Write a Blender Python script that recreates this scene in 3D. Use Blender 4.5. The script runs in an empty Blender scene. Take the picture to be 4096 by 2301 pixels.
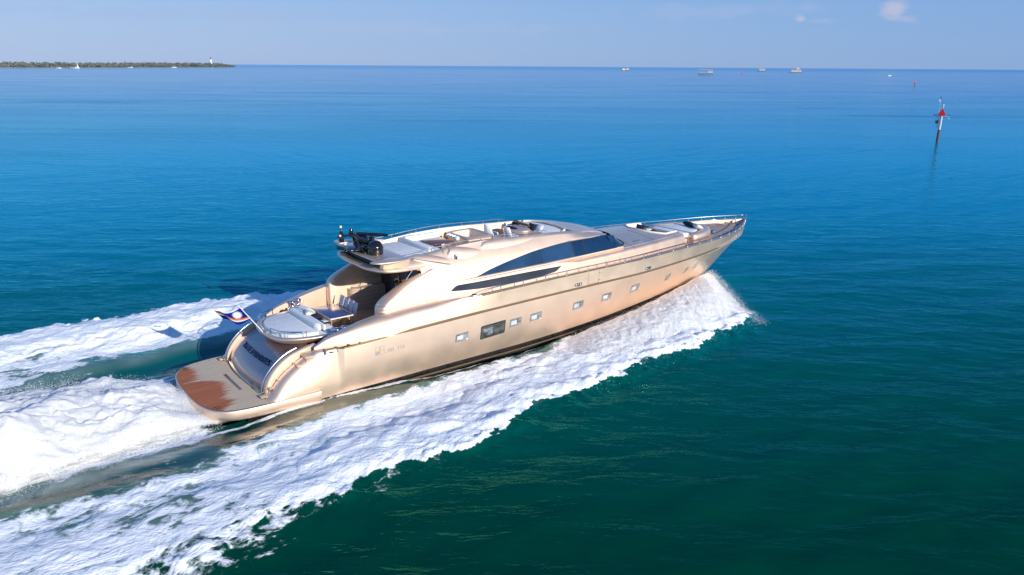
import bpy, bmesh, math, random
import numpy as np
from mathutils import Vector, Matrix

random.seed(7)
rng = np.random.default_rng(7)
SC = bpy.context.scene
COL = SC.collection
rad = math.radians

# ------------------------------------------------------------------ camera
CAM_H = 13.17
cam_d = bpy.data.cameras.new("camera")
cam = bpy.data.objects.new("camera", cam_d)
COL.objects.link(cam)
SC.camera = cam
cam_d.sensor_width = 36.0
cam_d.lens = 27.035
cam_d.clip_start = 0.5
cam_d.clip_end = 120000.0
CR = Vector((0.999977, 0.001876, 0.006517))
CU = Vector((-0.006782, 0.276619, 0.960956))
CF = Vector((0.0, 0.960978, -0.276625))
cam.matrix_world = Matrix(((CR.x, CU.x, -CF.x, 0), (CR.y, CU.y, -CF.y, 0), (CR.z, CU.z, -CF.z, CAM_H), (0, 0, 0, 1)))

# ------------------------------------------------------------------ sun, sky, exposure
SUN_AZ = rad(-48.5)      # from +X, counter-clockwise
SUN_EL = rad(19.0)
sun_dir = Vector((math.cos(SUN_EL) * math.cos(SUN_AZ), math.cos(SUN_EL) * math.sin(SUN_AZ), math.sin(SUN_EL)))
sd = bpy.data.lights.new("sun", 'SUN')
sd.energy = 4.9
sd.angle = rad(0.5)
sd.color = (1.0, 0.955, 0.885)
so = bpy.data.objects.new("sun", sd)
COL.objects.link(so)
so.rotation_euler = sun_dir.to_track_quat('Z', 'Y').to_euler()
so.location = (60, -40, 60)

world = bpy.data.worlds.new("World")
SC.world = world
world.use_nodes = True
wn = world.node_tree
wn.nodes.clear()


def wnode(t, **kw):
    n = wn.nodes.new(t)
    for k, v in kw.items():
        setattr(n, k, v)
    return n


sky = wnode('ShaderNodeTexSky', sky_type='NISHITA', sun_disc=False)
sky.sun_elevation = SUN_EL
sky.sun_rotation = math.pi / 2 - SUN_AZ
sky.air_density = 1.2
sky.dust_density = 0.6
sky.ozone_density = 2.5
wtc = wnode('ShaderNodeTexCoord')
wsep = wnode('ShaderNodeSeparateXYZ')
wn.links.new(wtc.outputs['Generated'], wsep.inputs[0])
ramp = wnode('ShaderNodeValToRGB')
wn.links.new(wsep.outputs['Z'], ramp.inputs[0])
cr = ramp.color_ramp
cr.elements[0].position = 0.0
cr.elements[0].color = (0.415, 0.55, 0.83, 1)
cr.elements[1].position = 1.0
cr.elements[1].color = (0.035, 0.13, 0.42, 1)
for p, c in ((0.03, (0.38, 0.545, 0.85)), (0.07, (0.345, 0.525, 0.87)), (0.105, (0.30, 0.50, 0.88)), (0.2, (0.15, 0.37, 0.80)), (0.45, (0.085, 0.26, 0.66))):
    e = cr.elements.new(p)
    e.color = (*c, 1)
# deeper blue towards the east, paler lavender in the north-west
dotn = wnode('ShaderNodeVectorMath', operation='DOT_PRODUCT')
wn.links.new(wtc.outputs['Generated'], dotn.inputs[0])
dotn.inputs[1].default_value = (0.92, 0.38, 0)
mr = wnode('ShaderNodeMapRange')
mr.inputs['From Min'].default_value = -0.2
mr.inputs['From Max'].default_value = 0.85
wn.links.new(dotn.outputs['Value'], mr.inputs['Value'])
tint = wnode('ShaderNodeMix', data_type='RGBA', blend_type='MULTIPLY')
tint.inputs['B'].default_value = (0.60, 0.77, 0.90, 1)
wn.links.new(mr.outputs[0], tint.inputs['Factor'])
wn.links.new(ramp.outputs[0], tint.inputs['A'])
# soft cloud puffs and thin veils, placed by compass direction
wnoise = wnode('ShaderNodeTexNoise')
wnoise.inputs['Scale'].default_value = 26.0
wnoise.inputs['Detail'].default_value = 5.0
wmap = wnode('ShaderNodeMapping')
wmap.inputs['Scale'].default_value = (1, 1, 2.2)
wn.links.new(wtc.outputs['Generated'], wmap.inputs[0])
wn.links.new(wmap.outputs[0], wnoise.inputs[0])
prev = tint.outputs['Result']


def wmath(op, a, b=None):
    n = wnode('ShaderNodeMath', operation=op)
    for i, q in enumerate((a, b)):
        if q is None:
            continue
        if hasattr(q, 'links'):
            wn.links.new(q, n.inputs[i])
        else:
            n.inputs[i].default_value = q
    return n.outputs[0]


def puff(prev, px, py, rx, rz, col, amount, veil=False):
    d = (CF + CR * ((px - 2048) / 3076.0) + CU * (-(py - 1150.5) / 3076.0)).normalized()
    sub = wnode('ShaderNodeVectorMath', operation='SUBTRACT')
    wn.links.new(wtc.outputs['Generated'], sub.inputs[0])
    sub.inputs[1].default_value = d
    sc = wnode('ShaderNodeVectorMath', operation='MULTIPLY')
    wn.links.new(sub.outputs[0], sc.inputs[0])
    sc.inputs[1].default_value = (1 / rx, 1 / rx, 1 / rz)
    ln = wnode('ShaderNodeVectorMath', operation='LENGTH')
    wn.links.new(sc.outputs[0], ln.inputs[0])
    v = wmath('SUBTRACT', 1.0, ln.outputs['Value'])
    nz = wmath('MULTIPLY', wmath('SUBTRACT', wnoise.outputs['Fac'], 0.5), 2.2)
    v = wmath('ADD', v, nz)
    m = wnode('ShaderNodeMapRange', interpolation_type='SMOOTHSTEP')
    m.inputs['From Min'].default_value = 0.1
    m.inputs['From Max'].default_value = 1.0
    wn.links.new(v, m.inputs['Value'])
    f = wmath('MULTIPLY', m.outputs[0], amount)
    mx = wnode('ShaderNodeMix', data_type='RGBA')
    wn.links.new(f, mx.inputs['Factor'])
    wn.links.new(prev, mx.inputs['A'])
    mx.inputs['B'].default_value = (*col, 1)
    return mx.outputs['Result']


prev = puff(prev, 3590, 45, 0.022, 0.018, (0.56, 0.56, 0.73), 0.75)
prev = puff(prev, 3625, 75, 0.026, 0.011, (0.55, 0.56, 0.74), 0.7)
prev = puff(prev, 3203, 76, 0.008, 0.006, (0.56, 0.57, 0.75), 0.7)
prev = puff(prev, 3275, 84, 0.02, 0.006, (0.42, 0.52, 0.79), 0.5)
prev = puff(prev, 2900, 45, 0.16, 0.012, (0.36, 0.48, 0.80), 0.45)
prev = puff(prev, 1500, 110, 0.35, 0.012, (0.40, 0.50, 0.80), 0.35)
prev = puff(prev, 700, 60, 0.3, 0.014, (0.33, 0.46, 0.79), 0.35)
scl = wnode('ShaderNodeVectorMath', operation='SCALE')
scl.inputs['Scale'].default_value = 10.0
wn.links.new(prev, scl.inputs[0])
wmix = wnode('ShaderNodeMix', data_type='RGBA')
wmix.inputs['Factor'].default_value = 0.88
wn.links.new(sky.outputs[0], wmix.inputs['A'])
wn.links.new(scl.outputs[0], wmix.inputs['B'])
bg = wnode('ShaderNodeBackground')
bg.inputs['Strength'].default_value = 0.1
wn.links.new(wmix.outputs['Result'], bg.inputs['Color'])
wo = wnode('ShaderNodeOutputWorld')
wn.links.new(bg.outputs[0], wo.inputs['Surface'])

SC.view_settings.view_transform = 'Standard'
SC.view_settings.look = 'None'
SC.view_settings.exposure = 0.0
SC.view_settings.gamma = 1.0
SC.cycles.max_bounces = 8
SC.cycles.transparent_max_bounces = 24


# ------------------------------------------------------------------ helpers: curves and noise
def pchip(xs, ys):
    xs = np.asarray(xs, float)
    ys = np.asarray(ys, float)
    h = np.diff(xs)
    d = np.diff(ys) / h
    m = np.zeros(len(xs))
    for i in range(1, len(xs) - 1):
        if d[i - 1] * d[i] > 0:
            w1, w2 = 2 * h[i] + h[i - 1], h[i] + 2 * h[i - 1]
            m[i] = (w1 + w2) / (w1 / d[i - 1] + w2 / d[i])
    m[0], m[-1] = d[0], d[-1]

    def f(x):
        x = np.clip(np.asarray(x, float), xs[0], xs[-1])
        i = np.clip(np.searchsorted(xs, x) - 1, 0, len(xs) - 2)
        t = (x - xs[i]) / h[i]
        r = ((1 + 2 * t) * (1 - t) ** 2 * ys[i] + t * (1 - t) ** 2 * h[i] * m[i] + t * t * (3 - 2 * t) * ys[i + 1] + t * t * (t - 1) * h[i] * m[i + 1])
        return r if r.ndim else float(r)
    return f


def sstep(a, b, x):
    t = np.clip((np.asarray(x, float) - a) / (b - a), 0, 1)
    r = t * t * (3 - 2 * t)
    return r if r.ndim else float(r)


_LAT = rng.random((512, 512))


def vnoise(x, y, seed=0):
    x = np.asarray(x, float) + seed * 37.31
    y = np.asarray(y, float) + seed * 91.7
    xi = np.floor(x).astype(int)
    yi = np.floor(y).astype(int)
    fx = x - xi
    fy = y - yi
    fx = fx * fx * fx * (fx * (fx * 6 - 15) + 10)
    fy = fy * fy * fy * (fy * (fy * 6 - 15) + 10)
    a = _LAT[xi % 512, yi % 512]
    b = _LAT[(xi + 1) % 512, yi % 512]
    c = _LAT[xi % 512, (yi + 1) % 512]
    d = _LAT[(xi + 1) % 512, (yi + 1) % 512]
    return (a + (b - a) * fx) * (1 - fy) + (c + (d - c) * fx) * fy


def fbm(x, y, oct=4, seed=0, gain=0.5):
    s = 0
    a = 1.0
    t = 0
    for o in range(oct):
        # rotate each octave so no lattice direction shows
        ca, sa = math.cos(0.6 * o + 0.3), math.sin(0.6 * o + 0.3)
        s = s + a * vnoise((x * ca - y * sa) * 2 ** o, (x * sa + y * ca) * 2 ** o, seed + o * 3)
        t += a
        a *= gain
    return s / t


def catmull(pts, n=8, closed=False):
    P = [np.array(p, float) for p in pts]
    out = []
    m = len(P)
    rngi = range(m if closed else m - 1)
    for i in rngi:
        if closed:
            p0, p1, p2, p3 = P[i - 1], P[i], P[(i + 1) % m], P[(i + 2) % m]
        else:
            p0 = P[i - 1] if i > 0 else 2 * P[0] - P[1]
            p1, p2 = P[i], P[i + 1]
            p3 = P[i + 2] if i + 2 < m else 2 * P[-1] - P[-2]
        for k in range(n):
            t = k / n
            out.append(0.5 * ((2 * p1) + (-p0 + p2) * t + (2 * p0 - 5 * p1 + 4 * p2 - p3) * t * t + (-p0 + 3 * p1 - 3 * p2 + p3) * t ** 3))
    if not closed:
        out.append(P[-1])
    return [tuple(q) for q in out]


# ------------------------------------------------------------------ helpers: meshes
class MB:
    def __init__(self):
        self.v = []
        self.f = []

    def add(self, vs, fs):
        o = len(self.v)
        self.v.extend([tuple(map(float, q)) for q in vs])
        self.f.extend([tuple(i + o for i in q) for q in fs])
        return self

    def grid(self, rows, cu=False, cv=False, cap0=False, cap1=False):
        n = len(rows)
        m = len(rows[0])
        vs = [p for r in rows for p in r]
        fs = []
        for i in range(n if cu else n - 1):
            for j in range(m if cv else m - 1):
                a = i * m + j
                b = i * m + (j + 1) % m
                c = ((i + 1) % n) * m + (j + 1) % m
                d = ((i + 1) % n) * m + j
                fs.append((a, b, c, d))
        if cap0:
            fs.append(tuple(range(m))[::-1])
        if cap1:
            fs.append(tuple(range((n - 1) * m, n * m)))
        return self.add(vs, fs)

    def grid2(self, rows, **kw):      # and its mirror image in the centre plane
        self.grid(rows, **kw)
        self.grid([[(p[0], -p[1], p[2]) for p in r] for r in rows], **kw)
        return self

    def box(self, c, s, rot=None, bev=0.0, seg=2):
        bm = bmesh.new()
        bmesh.ops.create_cube(bm, size=1.0)
        bmesh.ops.scale(bm, vec=s, verts=bm.verts)
        if bev > 0:
            bmesh.ops.bevel(bm, geom=list(bm.edges), offset=min(bev, min(s) * 0.49), segments=seg, affect='EDGES', profile=0.5)
        if rot is not None:
            bmesh.ops.rotate(bm, cent=(0, 0, 0), matrix=rot, verts=bm.verts)
        bmesh.ops.translate(bm, vec=c, verts=bm.verts)
        return self._bm(bm)

    def _bm(self, bm):
        bm.verts.index_update()
        self.add([v.co[:] for v in bm.verts], [[v.index for v in f.verts] for f in bm.faces])
        bm.free()
        return self

    def tube(self, pts, r, n=8, closed=False, caps=True):
        P = [Vector(p) for p in pts]
        rs = r if hasattr(r, '__len__') else [r] * len(P)
        rows = []
        up = Vector((0, 0, 1))
        m = len(P)
        for i, p in enumerate(P):
            if closed:
                t = P[(i + 1) % m] - P[i - 1]
            else:
                t = P[min(i + 1, m - 1)] - P[max(i - 1, 0)]
            t.normalize()
            a = t.cross(up)
            if a.length < 1e-3:
                a = t.cross(Vector((1, 0, 0)))
            a.normalize()
            b = a.cross(t)
            rows.append([p + a * rs[i] * math.cos(2 * math.pi * k / n) + b * rs[i] * math.sin(2 * math.pi * k / n) for k in range(n)])
        return self.grid(rows, cu=closed, cv=True, cap0=caps and not closed, cap1=caps and not closed)

    def lathe(self, prof, n=16, o=(0, 0, 0), rot=None):
        rows = []
        for r, z in prof:
            row = []
            for k in range(n):
                p = Vector((r * math.cos(2 * math.pi * k / n), r * math.sin(2 * math.pi * k / n), z))
                if rot is not None:
                    p = rot @ p
                row.append(p + Vector(o))
            rows.append(row)
        return self.grid(rows, cv=True, cap0=True, cap1=True)

    def prism(self, outline, z0, z1, r=0.0):
        """flat plate from a plan outline (x, y), with a rounded upper edge of radius r"""
        O = [np.array(p, float) for p in outline]
        c = sum(O) / len(O)

        def ring(k, z):
            out = []
            for p in O:
                d = p - c
                L = np.linalg.norm(d) + 1e-9
                out.append((*(p - d / L * k), z))
            return out
        rows = [ring(0, z0)]
        if r > 0:
            for a in (0, 22.5, 45, 67.5, 90):
                rows.append(ring(r * (1 - math.cos(rad(a))), z1 - r + r * math.sin(rad(a))))
        else:
            rows.append(ring(0, z1))
        return self.grid(rows, cv=True, cap0=True, cap1=True)

    def ellip(self, c, s, nu=16, nv=10, rot=None, p=2.0):
        rows = []
        for i in range(nv + 1):
            th = math.pi * i / nv
            row = []
            for j in range(nu):
                ph = 2 * math.pi * j / nu
                q = np.array([math.sin(th) * math.cos(ph), math.sin(th) * math.sin(ph), math.cos(th)])
                q = np.sign(q) * np.abs(q) ** (2 / p)
                q = Vector(q * np.array(s))
                if rot is not None:
                    q = rot @ q
                row.append(q + Vector(c))
            rows.append(row)
        return self.grid(rows, cv=True)

    def clusters(self, margin=0.015):
        n = len(self.v)
        par = list(range(n))

        def find(a):
            while par[a] != a:
                par[a] = par[par[a]]
                a = par[a]
            return a
        for f in self.f:
            a = find(f[0])
            for b in f[1:]:
                par[find(b)] = a
        comp = {}
        for f in self.f:
            comp.setdefault(find(f[0]), []).append(f)
        items = []
        for fs in comp.values():
            P = np.array([self.v[i] for f in fs for i in f])
            items.append([P.min(0) - margin, P.max(0) + margin, fs])
        if len(items) > 60:
            return [self.f]
        merged = True
        while merged:
            merged = False
            for i in range(len(items)):
                for j in range(i + 1, len(items)):
                    if np.all(items[i][0] <= items[j][1]) and np.all(items[j][0] <= items[i][1]):
                        items[i] = [np.minimum(items[i][0], items[j][0]), np.maximum(items[i][1], items[j][1]), items[i][2] + items[j][2]]
                        items.pop(j)
                        merged = True
                        break
                if merged:
                    break
        return [it[2] for it in items]

    def build(self, name, mat, parent=None, smooth=True, ang=38.0, each=True):
        """link as one mesh object, or as one object for each separate piece"""
        if each:
            cl = self.clusters()
            if 1 < len(cl) <= 16:
                first = None
                for fs in cl:
                    ids = sorted({i for f in fs for i in f})
                    mp = {i: k for k, i in enumerate(ids)}
                    sub = MB()
                    sub.v = [self.v[i] for i in ids]
                    sub.f = [tuple(mp[i] for i in f) for f in fs]
                    o = sub.build(name, mat, parent, smooth, ang, False)
                    first = first or o
                return first
        me = bpy.data.meshes.new(name)
        me.from_pydata(self.v, [], self.f)
        bm = bmesh.new()
        bm.from_mesh(me)
        bmesh.ops.remove_doubles(bm, verts=bm.verts, dist=1e-5)
        bmesh.ops.dissolve_degenerate(bm, edges=bm.edges, dist=1e-6)
        bmesh.ops.recalc_face_normals(bm, faces=bm.faces)
        bm.to_mesh(me)
        bm.free()
        me.materials.append(mat)
        if smooth:
            me.polygons.foreach_set('use_smooth', [True] * len(me.polygons))
            me.set_sharp_from_angle(angle=rad(ang))
        o = bpy.data.objects.new(name, me)
        COL.objects.link(o)
        if parent is not None:
            o.parent = parent
        return o


def RZ(a):
    return Matrix.Rotation(a, 3, 'Z')


def RY(a):
    return Matrix.Rotation(a, 3, 'Y')


def RX(a):
    return Matrix.Rotation(a, 3, 'X')


def fast_mesh(name, V, Fc, mat, parent=None, smooth=True):
    V = np.ascontiguousarray(V, np.float32)
    Fc = np.ascontiguousarray(Fc, np.int32)
    me = bpy.data.meshes.new(name)
    me.vertices.add(len(V))
    me.vertices.foreach_set('co', V.ravel())
    k = Fc.shape[1]
    me.loops.add(Fc.size)
    me.loops.foreach_set('vertex_index', Fc.ravel())
    me.polygons.add(len(Fc))
    me.polygons.foreach_set('loop_start', np.arange(len(Fc), dtype=np.int32) * k)
    me.update(calc_edges=True)
    me.polygons.foreach_set('use_smooth', np.full(len(Fc), smooth))
    me.materials.append(mat)
    o = bpy.data.objects.new(name, me)
    COL.objects.link(o)
    if parent is not None:
        o.parent = parent
    return o


def attr(o, name, vals):
    a = o.data.attributes.new(name, 'FLOAT', 'POINT')
    a.data.foreach_set('value', np.ascontiguousarray(vals, np.float32).ravel())


def tag(o, label=None, cat=None, group=None, kind=None):
    for k, q in (('label', label), ('category', cat), ('group', group), ('kind', kind)):
        if q:
            o[k] = q
    return o


def empty(name, loc=(0, 0, 0)):
    o = bpy.data.objects.new(name, None)
    o.empty_display_size = 0.3
    COL.objects.link(o)
    o.location = loc
    return o


def copy_part(src, parent, loc=None):
    c = src.copy()
    COL.objects.link(c)
    c.parent = parent
    if loc is not None:
        c.location = loc
    return c


def copy_tree(o, parent=None):
    c = o.copy()
    COL.objects.link(c)
    c.parent = parent
    for ch in list(o.children):
        copy_tree(ch, c)
    return c


def text_mesh(body, size, extrude, spacing=1.0):
    cu = bpy.data.curves.new('lettering', 'FONT')
    cu.body = body
    cu.size = size
    cu.extrude = extrude
    cu.space_character = spacing
    cu.align_x = 'LEFT'
    o = bpy.data.objects.new('lettering', cu)
    COL.objects.link(o)
    dg = bpy.context.evaluated_depsgraph_get()
    me = bpy.data.meshes.new_from_object(o.evaluated_get(dg))
    vs = [v.co[:] for v in me.vertices]
    fs = [list(p.vertices) for p in me.polygons]
    bpy.data.objects.remove(o)
    bpy.data.curves.remove(cu)
    return vs, fs


# ------------------------------------------------------------------ helpers: materials
class NT:
    def __init__(self, name):
        self.m = bpy.data.materials.new(name)
        self.m.use_nodes = True
        self.t = self.m.node_tree
        self.t.nodes.clear()

    def n(self, t, ins=None, **kw):
        x = self.t.nodes.new(t)
        for k, v in kw.items():
            setattr(x, k, v)
        for k, v in (ins or {}).items():
            s = x.inputs[k]
            if hasattr(v, 'links'):
                self.t.links.new(v, s)
            else:
                s.default_value = v
        return x

    def math(self, op, a, b=0.0, c=0.0):
        return self.n('ShaderNodeMath', {0: a, 1: b, 2: c}, operation=op).outputs[0]

    def mr(self, v, a, b, c=0.0, d=1.0, smooth=True):
        return self.n('ShaderNodeMapRange', {'Value': v, 'From Min': a, 'From Max': b, 'To Min': c, 'To Max': d}, interpolation_type='SMOOTHSTEP' if smooth else 'LINEAR').outputs[0]

    def mix(self, f, a, b, blend='MIX'):
        return self.n('ShaderNodeMix', {'Factor': f, 'A': a, 'B': b}, data_type='RGBA', blend_type=blend).outputs['Result']

    def obj(self, scale=(1, 1, 1), rot=(0, 0, 0)):
        tc = self.n('ShaderNodeTexCoord').outputs['Object']
        return self.n('ShaderNodeMapping', {'Vector': tc, 'Scale': scale, 'Rotation': rot}).outputs[0]

    def noise(self, vec, scale, detail=3.0, rough=0.5, dist=0.0):
        return self.n('ShaderNodeTexNoise', {'Vector': vec, 'Scale': scale, 'Detail': detail, 'Roughness': rough, 'Distortion': dist}).outputs['Fac']

    def out(self, sh, vol=None):
        o = self.n('ShaderNodeOutputMaterial')
        self.t.links.new(sh, o.inputs['Surface'])
        return self.m


def C4(c):
    return (c[0], c[1], c[2], 1.0)


def mat(name, col, rough=0.5, metal=0.0, coat=0.0, vary=0.05, scale=3.0, spec=0.5, bump=0.0, bscale=40.0, sheen=0.0, coat_rough=0.05, emit=None):
    t = NT(name)
    ob = t.obj()
    nz = t.noise(ob, scale, 4.0)
    lo = tuple(c * (1 - vary) for c in col)
    hi = tuple(min(1, c * (1 + vary)) for c in col)
    colr = t.mix(nz, C4(lo), C4(hi))
    p = t.n('ShaderNodeBsdfPrincipled', {'Base Color': colr, 'Metallic': metal, 'Coat Weight': coat, 'Coat Roughness': coat_rough, 'Specular IOR Level': spec, 'Sheen Weight': sheen})
    rr = t.mr(t.noise(ob, scale * 2.3, 3.0), 0.2, 0.8, max(0.02, rough * 0.88), min(1, rough * 1.12), smooth=False)
    t.t.links.new(rr, p.inputs['Roughness'])
    if bump > 0:
        b = t.n('ShaderNodeBump', {'Strength': 0.6, 'Distance': bump, 'Height': t.noise(ob, bscale, 3.0)})
        t.t.links.new(b.outputs[0], p.inputs['Normal'])
    return t.out(p.outputs[0])


M = {}
M['gold'] = mat('champagne_paint', (0.91, 0.685, 0.52), 0.57, 0.93, 0.7, 0.03, 0.5, coat_rough=0.05)
M['gold_mirror'] = mat('polished_champagne_paint', (0.40, 0.33, 0.33), 0.24, 0.9, 0.15, 0.03, 0.5)
M['gold_dark'] = mat('bronze_trim', (0.26, 0.165, 0.085), 0.35, 0.5, 0.2)
M['cap'] = mat('gunwale_cap', (0.60, 0.44, 0.33), 0.18, 0.75, 0.5)
M['black'] = mat('gloss_black', (0.008, 0.009, 0.011), 0.12, 0.0, 0.6, 0.1)
M['matt_black'] = mat('matt_black', (0.012, 0.012, 0.014), 0.5)
M['boot'] = mat('boot_black', (0.010, 0.010, 0.010), 0.22, 0.0, 0.3)
M['anti'] = mat('antifouling_paint', (0.020, 0.022, 0.020), 0.55)
M['chrome'] = mat('polished_steel', (0.62, 0.62, 0.66), 0.16, 1.0, 0.0, 0.02)
M['rail'] = mat('rail_steel', (0.42, 0.43, 0.48), 0.34, 0.9, 0.0, 0.02)
M['dark_steel'] = mat('dark_steel', (0.16, 0.16, 0.18), 0.3, 0.9)
M['taupe'] = mat('taupe_deck', (0.42, 0.30, 0.235), 0.6, 0.0, 0.0, 0.06)
M['white'] = mat('white_vinyl', (0.78, 0.78, 0.77), 0.6, 0.0, 0.0, 0.03, bump=0.004, bscale=14.0)
M['ivory'] = mat('ivory_vinyl', (0.74, 0.66, 0.56), 0.6, 0.0, 0.0, 0.03)
M['navy'] = mat('navy_fabric', (0.010, 0.016, 0.035), 0.8, bump=0.004, bscale=30)
M['navy_top'] = mat('navy_lacquer', (0.045, 0.07, 0.19), 0.25, 0.0, 0.5)
M['mesh_white'] = mat('sling_fabric', (0.60, 0.62, 0.68), 0.7)
M['walnut'] = mat('walnut_lacquer', (0.16, 0.055, 0.03), 0.25, 0.0, 0.4, 0.2, 6)
M['wood'] = mat('oiled_teak_wood', (0.42, 0.24, 0.11), 0.55, vary=0.18, scale=9)
M['beige'] = mat('beige_gelcoat', (0.66, 0.50, 0.36), 0.4, 0.15, 0.2, 0.03)
M['dark_in_shade'] = mat('dark_interior_and_shade', (0.030, 0.024, 0.020), 0.5, vary=0.3)  # also carries the shade of the recess below the mast deck
M['skin'] = mat('skin', (0.42, 0.22, 0.15), 0.55)
M['shirt'] = mat('blue_shirt', (0.012, 0.05, 0.42), 0.8, bump=0.006, bscale=12)
M['trouser'] = mat('khaki_cloth', (0.25, 0.2, 0.14), 0.8)
M['hair'] = mat('brown_hair', (0.03, 0.018, 0.01), 0.6)
M['letter'] = mat('dark_blue_letters', (0.006, 0.016, 0.06), 0.25, 0.2, 0.3)
M['silver'] = mat('silver_letters', (0.58, 0.50, 0.45), 0.45, 0.7)
M['frame'] = mat('window_frame', (0.60, 0.50, 0.42), 0.25, 0.7, 0.3)
M['red'] = mat('red_daymark', (0.62, 0.012, 0.006), 0.5)
M['pile'] = mat('weathered_pile', (0.10, 0.06, 0.05), 0.85, vary=0.35, scale=2)
M['pile_pale'] = mat('painted_pile', (0.52, 0.55, 0.56), 0.6, vary=0.2)
M['pale'] = mat('pale_boarding', (0.62, 0.60, 0.56), 0.7, vary=0.08)
M['cream'] = mat('cream_boarding', (0.70, 0.62, 0.48), 0.7, vary=0.08)
M['roof'] = mat('pale_roofing', (0.50, 0.44, 0.42), 0.7, vary=0.1)
M['bird'] = mat('dark_feathers', (0.012, 0.012, 0.013), 0.7)
M['bird_white'] = mat('white_feathers', (0.7, 0.68, 0.65), 0.7)
M['sail'] = mat('sailcloth', (0.78, 0.70, 0.62), 0.8)
M['white_paint'] = mat('white_paint', (0.78, 0.77, 0.75), 0.45)


def glass_mat(name, col, rough=0.04, metal=0.0, vary=0.25, scale=0.9):
    t = NT(name)
    ob = t.obj()
    nz = t.mr(t.noise(ob, scale, 3.0), 0.3, 0.7)
    colr = t.mix(nz, C4(tuple(c * (1 - vary) for c in col)), C4(tuple(c * (1 + vary) for c in col)))
    p = t.n('ShaderNodeBsdfPrincipled', {'Base Color': colr, 'Roughness': rough, 'Metallic': metal, 'IOR': 1.6, 'Specular IOR Level': 0.6, 'Coat Weight': 0.5, 'Coat Roughness': 0.02})
    return t.out(p.outputs[0])


M['glass'] = glass_mat('tinted_glass', (0.020, 0.055, 0.115), 0.05)
M['glass_front'] = glass_mat('windscreen_glass', (0.006, 0.025, 0.065), 0.04)
M['glass_low'] = glass_mat('smoked_glass', (0.040, 0.040, 0.043), 0.05)
M['pane'] = glass_mat('porthole_glass', (0.16, 0.18, 0.18), 0.05, 0.0, 0.75, 3.2)
M['blind'] = glass_mat('pale_blind', (0.50, 0.54, 0.56), 0.12, 0.0, 0.25, 2.0)
M['pane_dark'] = glass_mat('dark_porthole_glass', (0.05, 0.06, 0.055), 0.05, 0.0, 0.5, 2.0)


def teak_mat(name, wet=False, plank=0.075, col=(0.72, 0.56, 0.38)):
    t = NT(name)
    tc = t.n('ShaderNodeTexCoord').outputs['Object']
    sep = t.n('ShaderNodeSeparateXYZ', {0: tc})
    x, y = sep.outputs[0], sep.outputs[1]
    yq = t.math('DIVIDE', y, plank)
    fr = t.math('FRACT', t.math('ADD', yq, 100.0))
    line = t.math('LESS_THAN', t.math('ABSOLUTE', t.math('SUBTRACT', fr, 0.5)), 0.07)
    idx = t.math('FLOOR', yq)
    wn_ = t.n('ShaderNodeTexWhiteNoise', {'W': idx}, noise_dimensions='1D').outputs['Value']
    st = t.noise(t.obj((1.2, 14, 14)), 2.0, 4.0)
    lo, hi = tuple(c * 0.80 for c in col), tuple(min(1, c * 1.16) for c in col)
    c = t.mix(st, C4(lo), C4(hi))
    c = t.mix(t.math('MULTIPLY', wn_, 0.45), c, C4(tuple(q * 0.8 for q in col)))
    c = t.mix(t.math('MULTIPLY', line, 0.5), c, (0.10, 0.07, 0.05, 1))
    rough = 0.62
    if wet:
        # soaked patch at the aft edge: its front edge wanders along the planks
        ramp = t.n('ShaderNodeValToRGB', {'Fac': t.mr(y, -3.2, 3.2, 0, 1, False)})
        e = ramp.color_ramp.elements
        pts = [(-2.9, 0.45), (-2.55, 0.8), (-2.2, 1.2), (-1.85, 1.42), (-1.4, 1.15), (-0.9, 1.38), (-0.4, 1.42), (0.15, 1.5), (0.5, 1.3), (0.8, 0.75), (0.88, 0.28), (0.98, 0.85), (1.4, 0.86), (2.1, 1.1), (2.5, 0.9), (2.9, 0.6)]
        while len(e) < len(pts):
            e.new(0.5)
        for k, (yy, xx) in enumerate(pts):
            e[k].position = (yy + 3.2) / 6.4
            e[k].color = (xx / 2, xx / 2, xx / 2, 1)
        thr = t.math('MULTIPLY', ramp.outputs[0], 2.0)
        jag = t.math('MULTIPLY', t.math('SUBTRACT', t.noise(t.obj((0.6, 17, 1)), 1.0, 5.0, 0.7), 0.5), 1.9)
        wetm = t.mr(t.math('SUBTRACT', t.math('ADD', thr, jag), x), -0.10, 0.14)
        wc = t.mix(st, (0.44, 0.105, 0.016, 1), (0.66, 0.21, 0.045, 1))
        wc = t.mix(t.math('MULTIPLY', wn_, 0.45), wc, (0.26, 0.055, 0.010, 1))
        wc = t.mix(t.math('MULTIPLY', line, 0.6), wc, (0.07, 0.025, 0.01, 1))
        c = t.mix(wetm, c, wc)
        rough = t.mr(wetm, 0, 1, 0.62, 0.5, False)
    p = t.n('ShaderNodeBsdfPrincipled', {'Base Color': c, 'Roughness': rough})
    return t.out(p.outputs[0])


M['teak'] = teak_mat('bleached_teak')
M['teak_wet'] = teak_mat('bleached_teak_part_wet', True)
M['teak_deck'] = teak_mat('weathered_teak', False, 0.075, (0.46, 0.33, 0.23))


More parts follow.
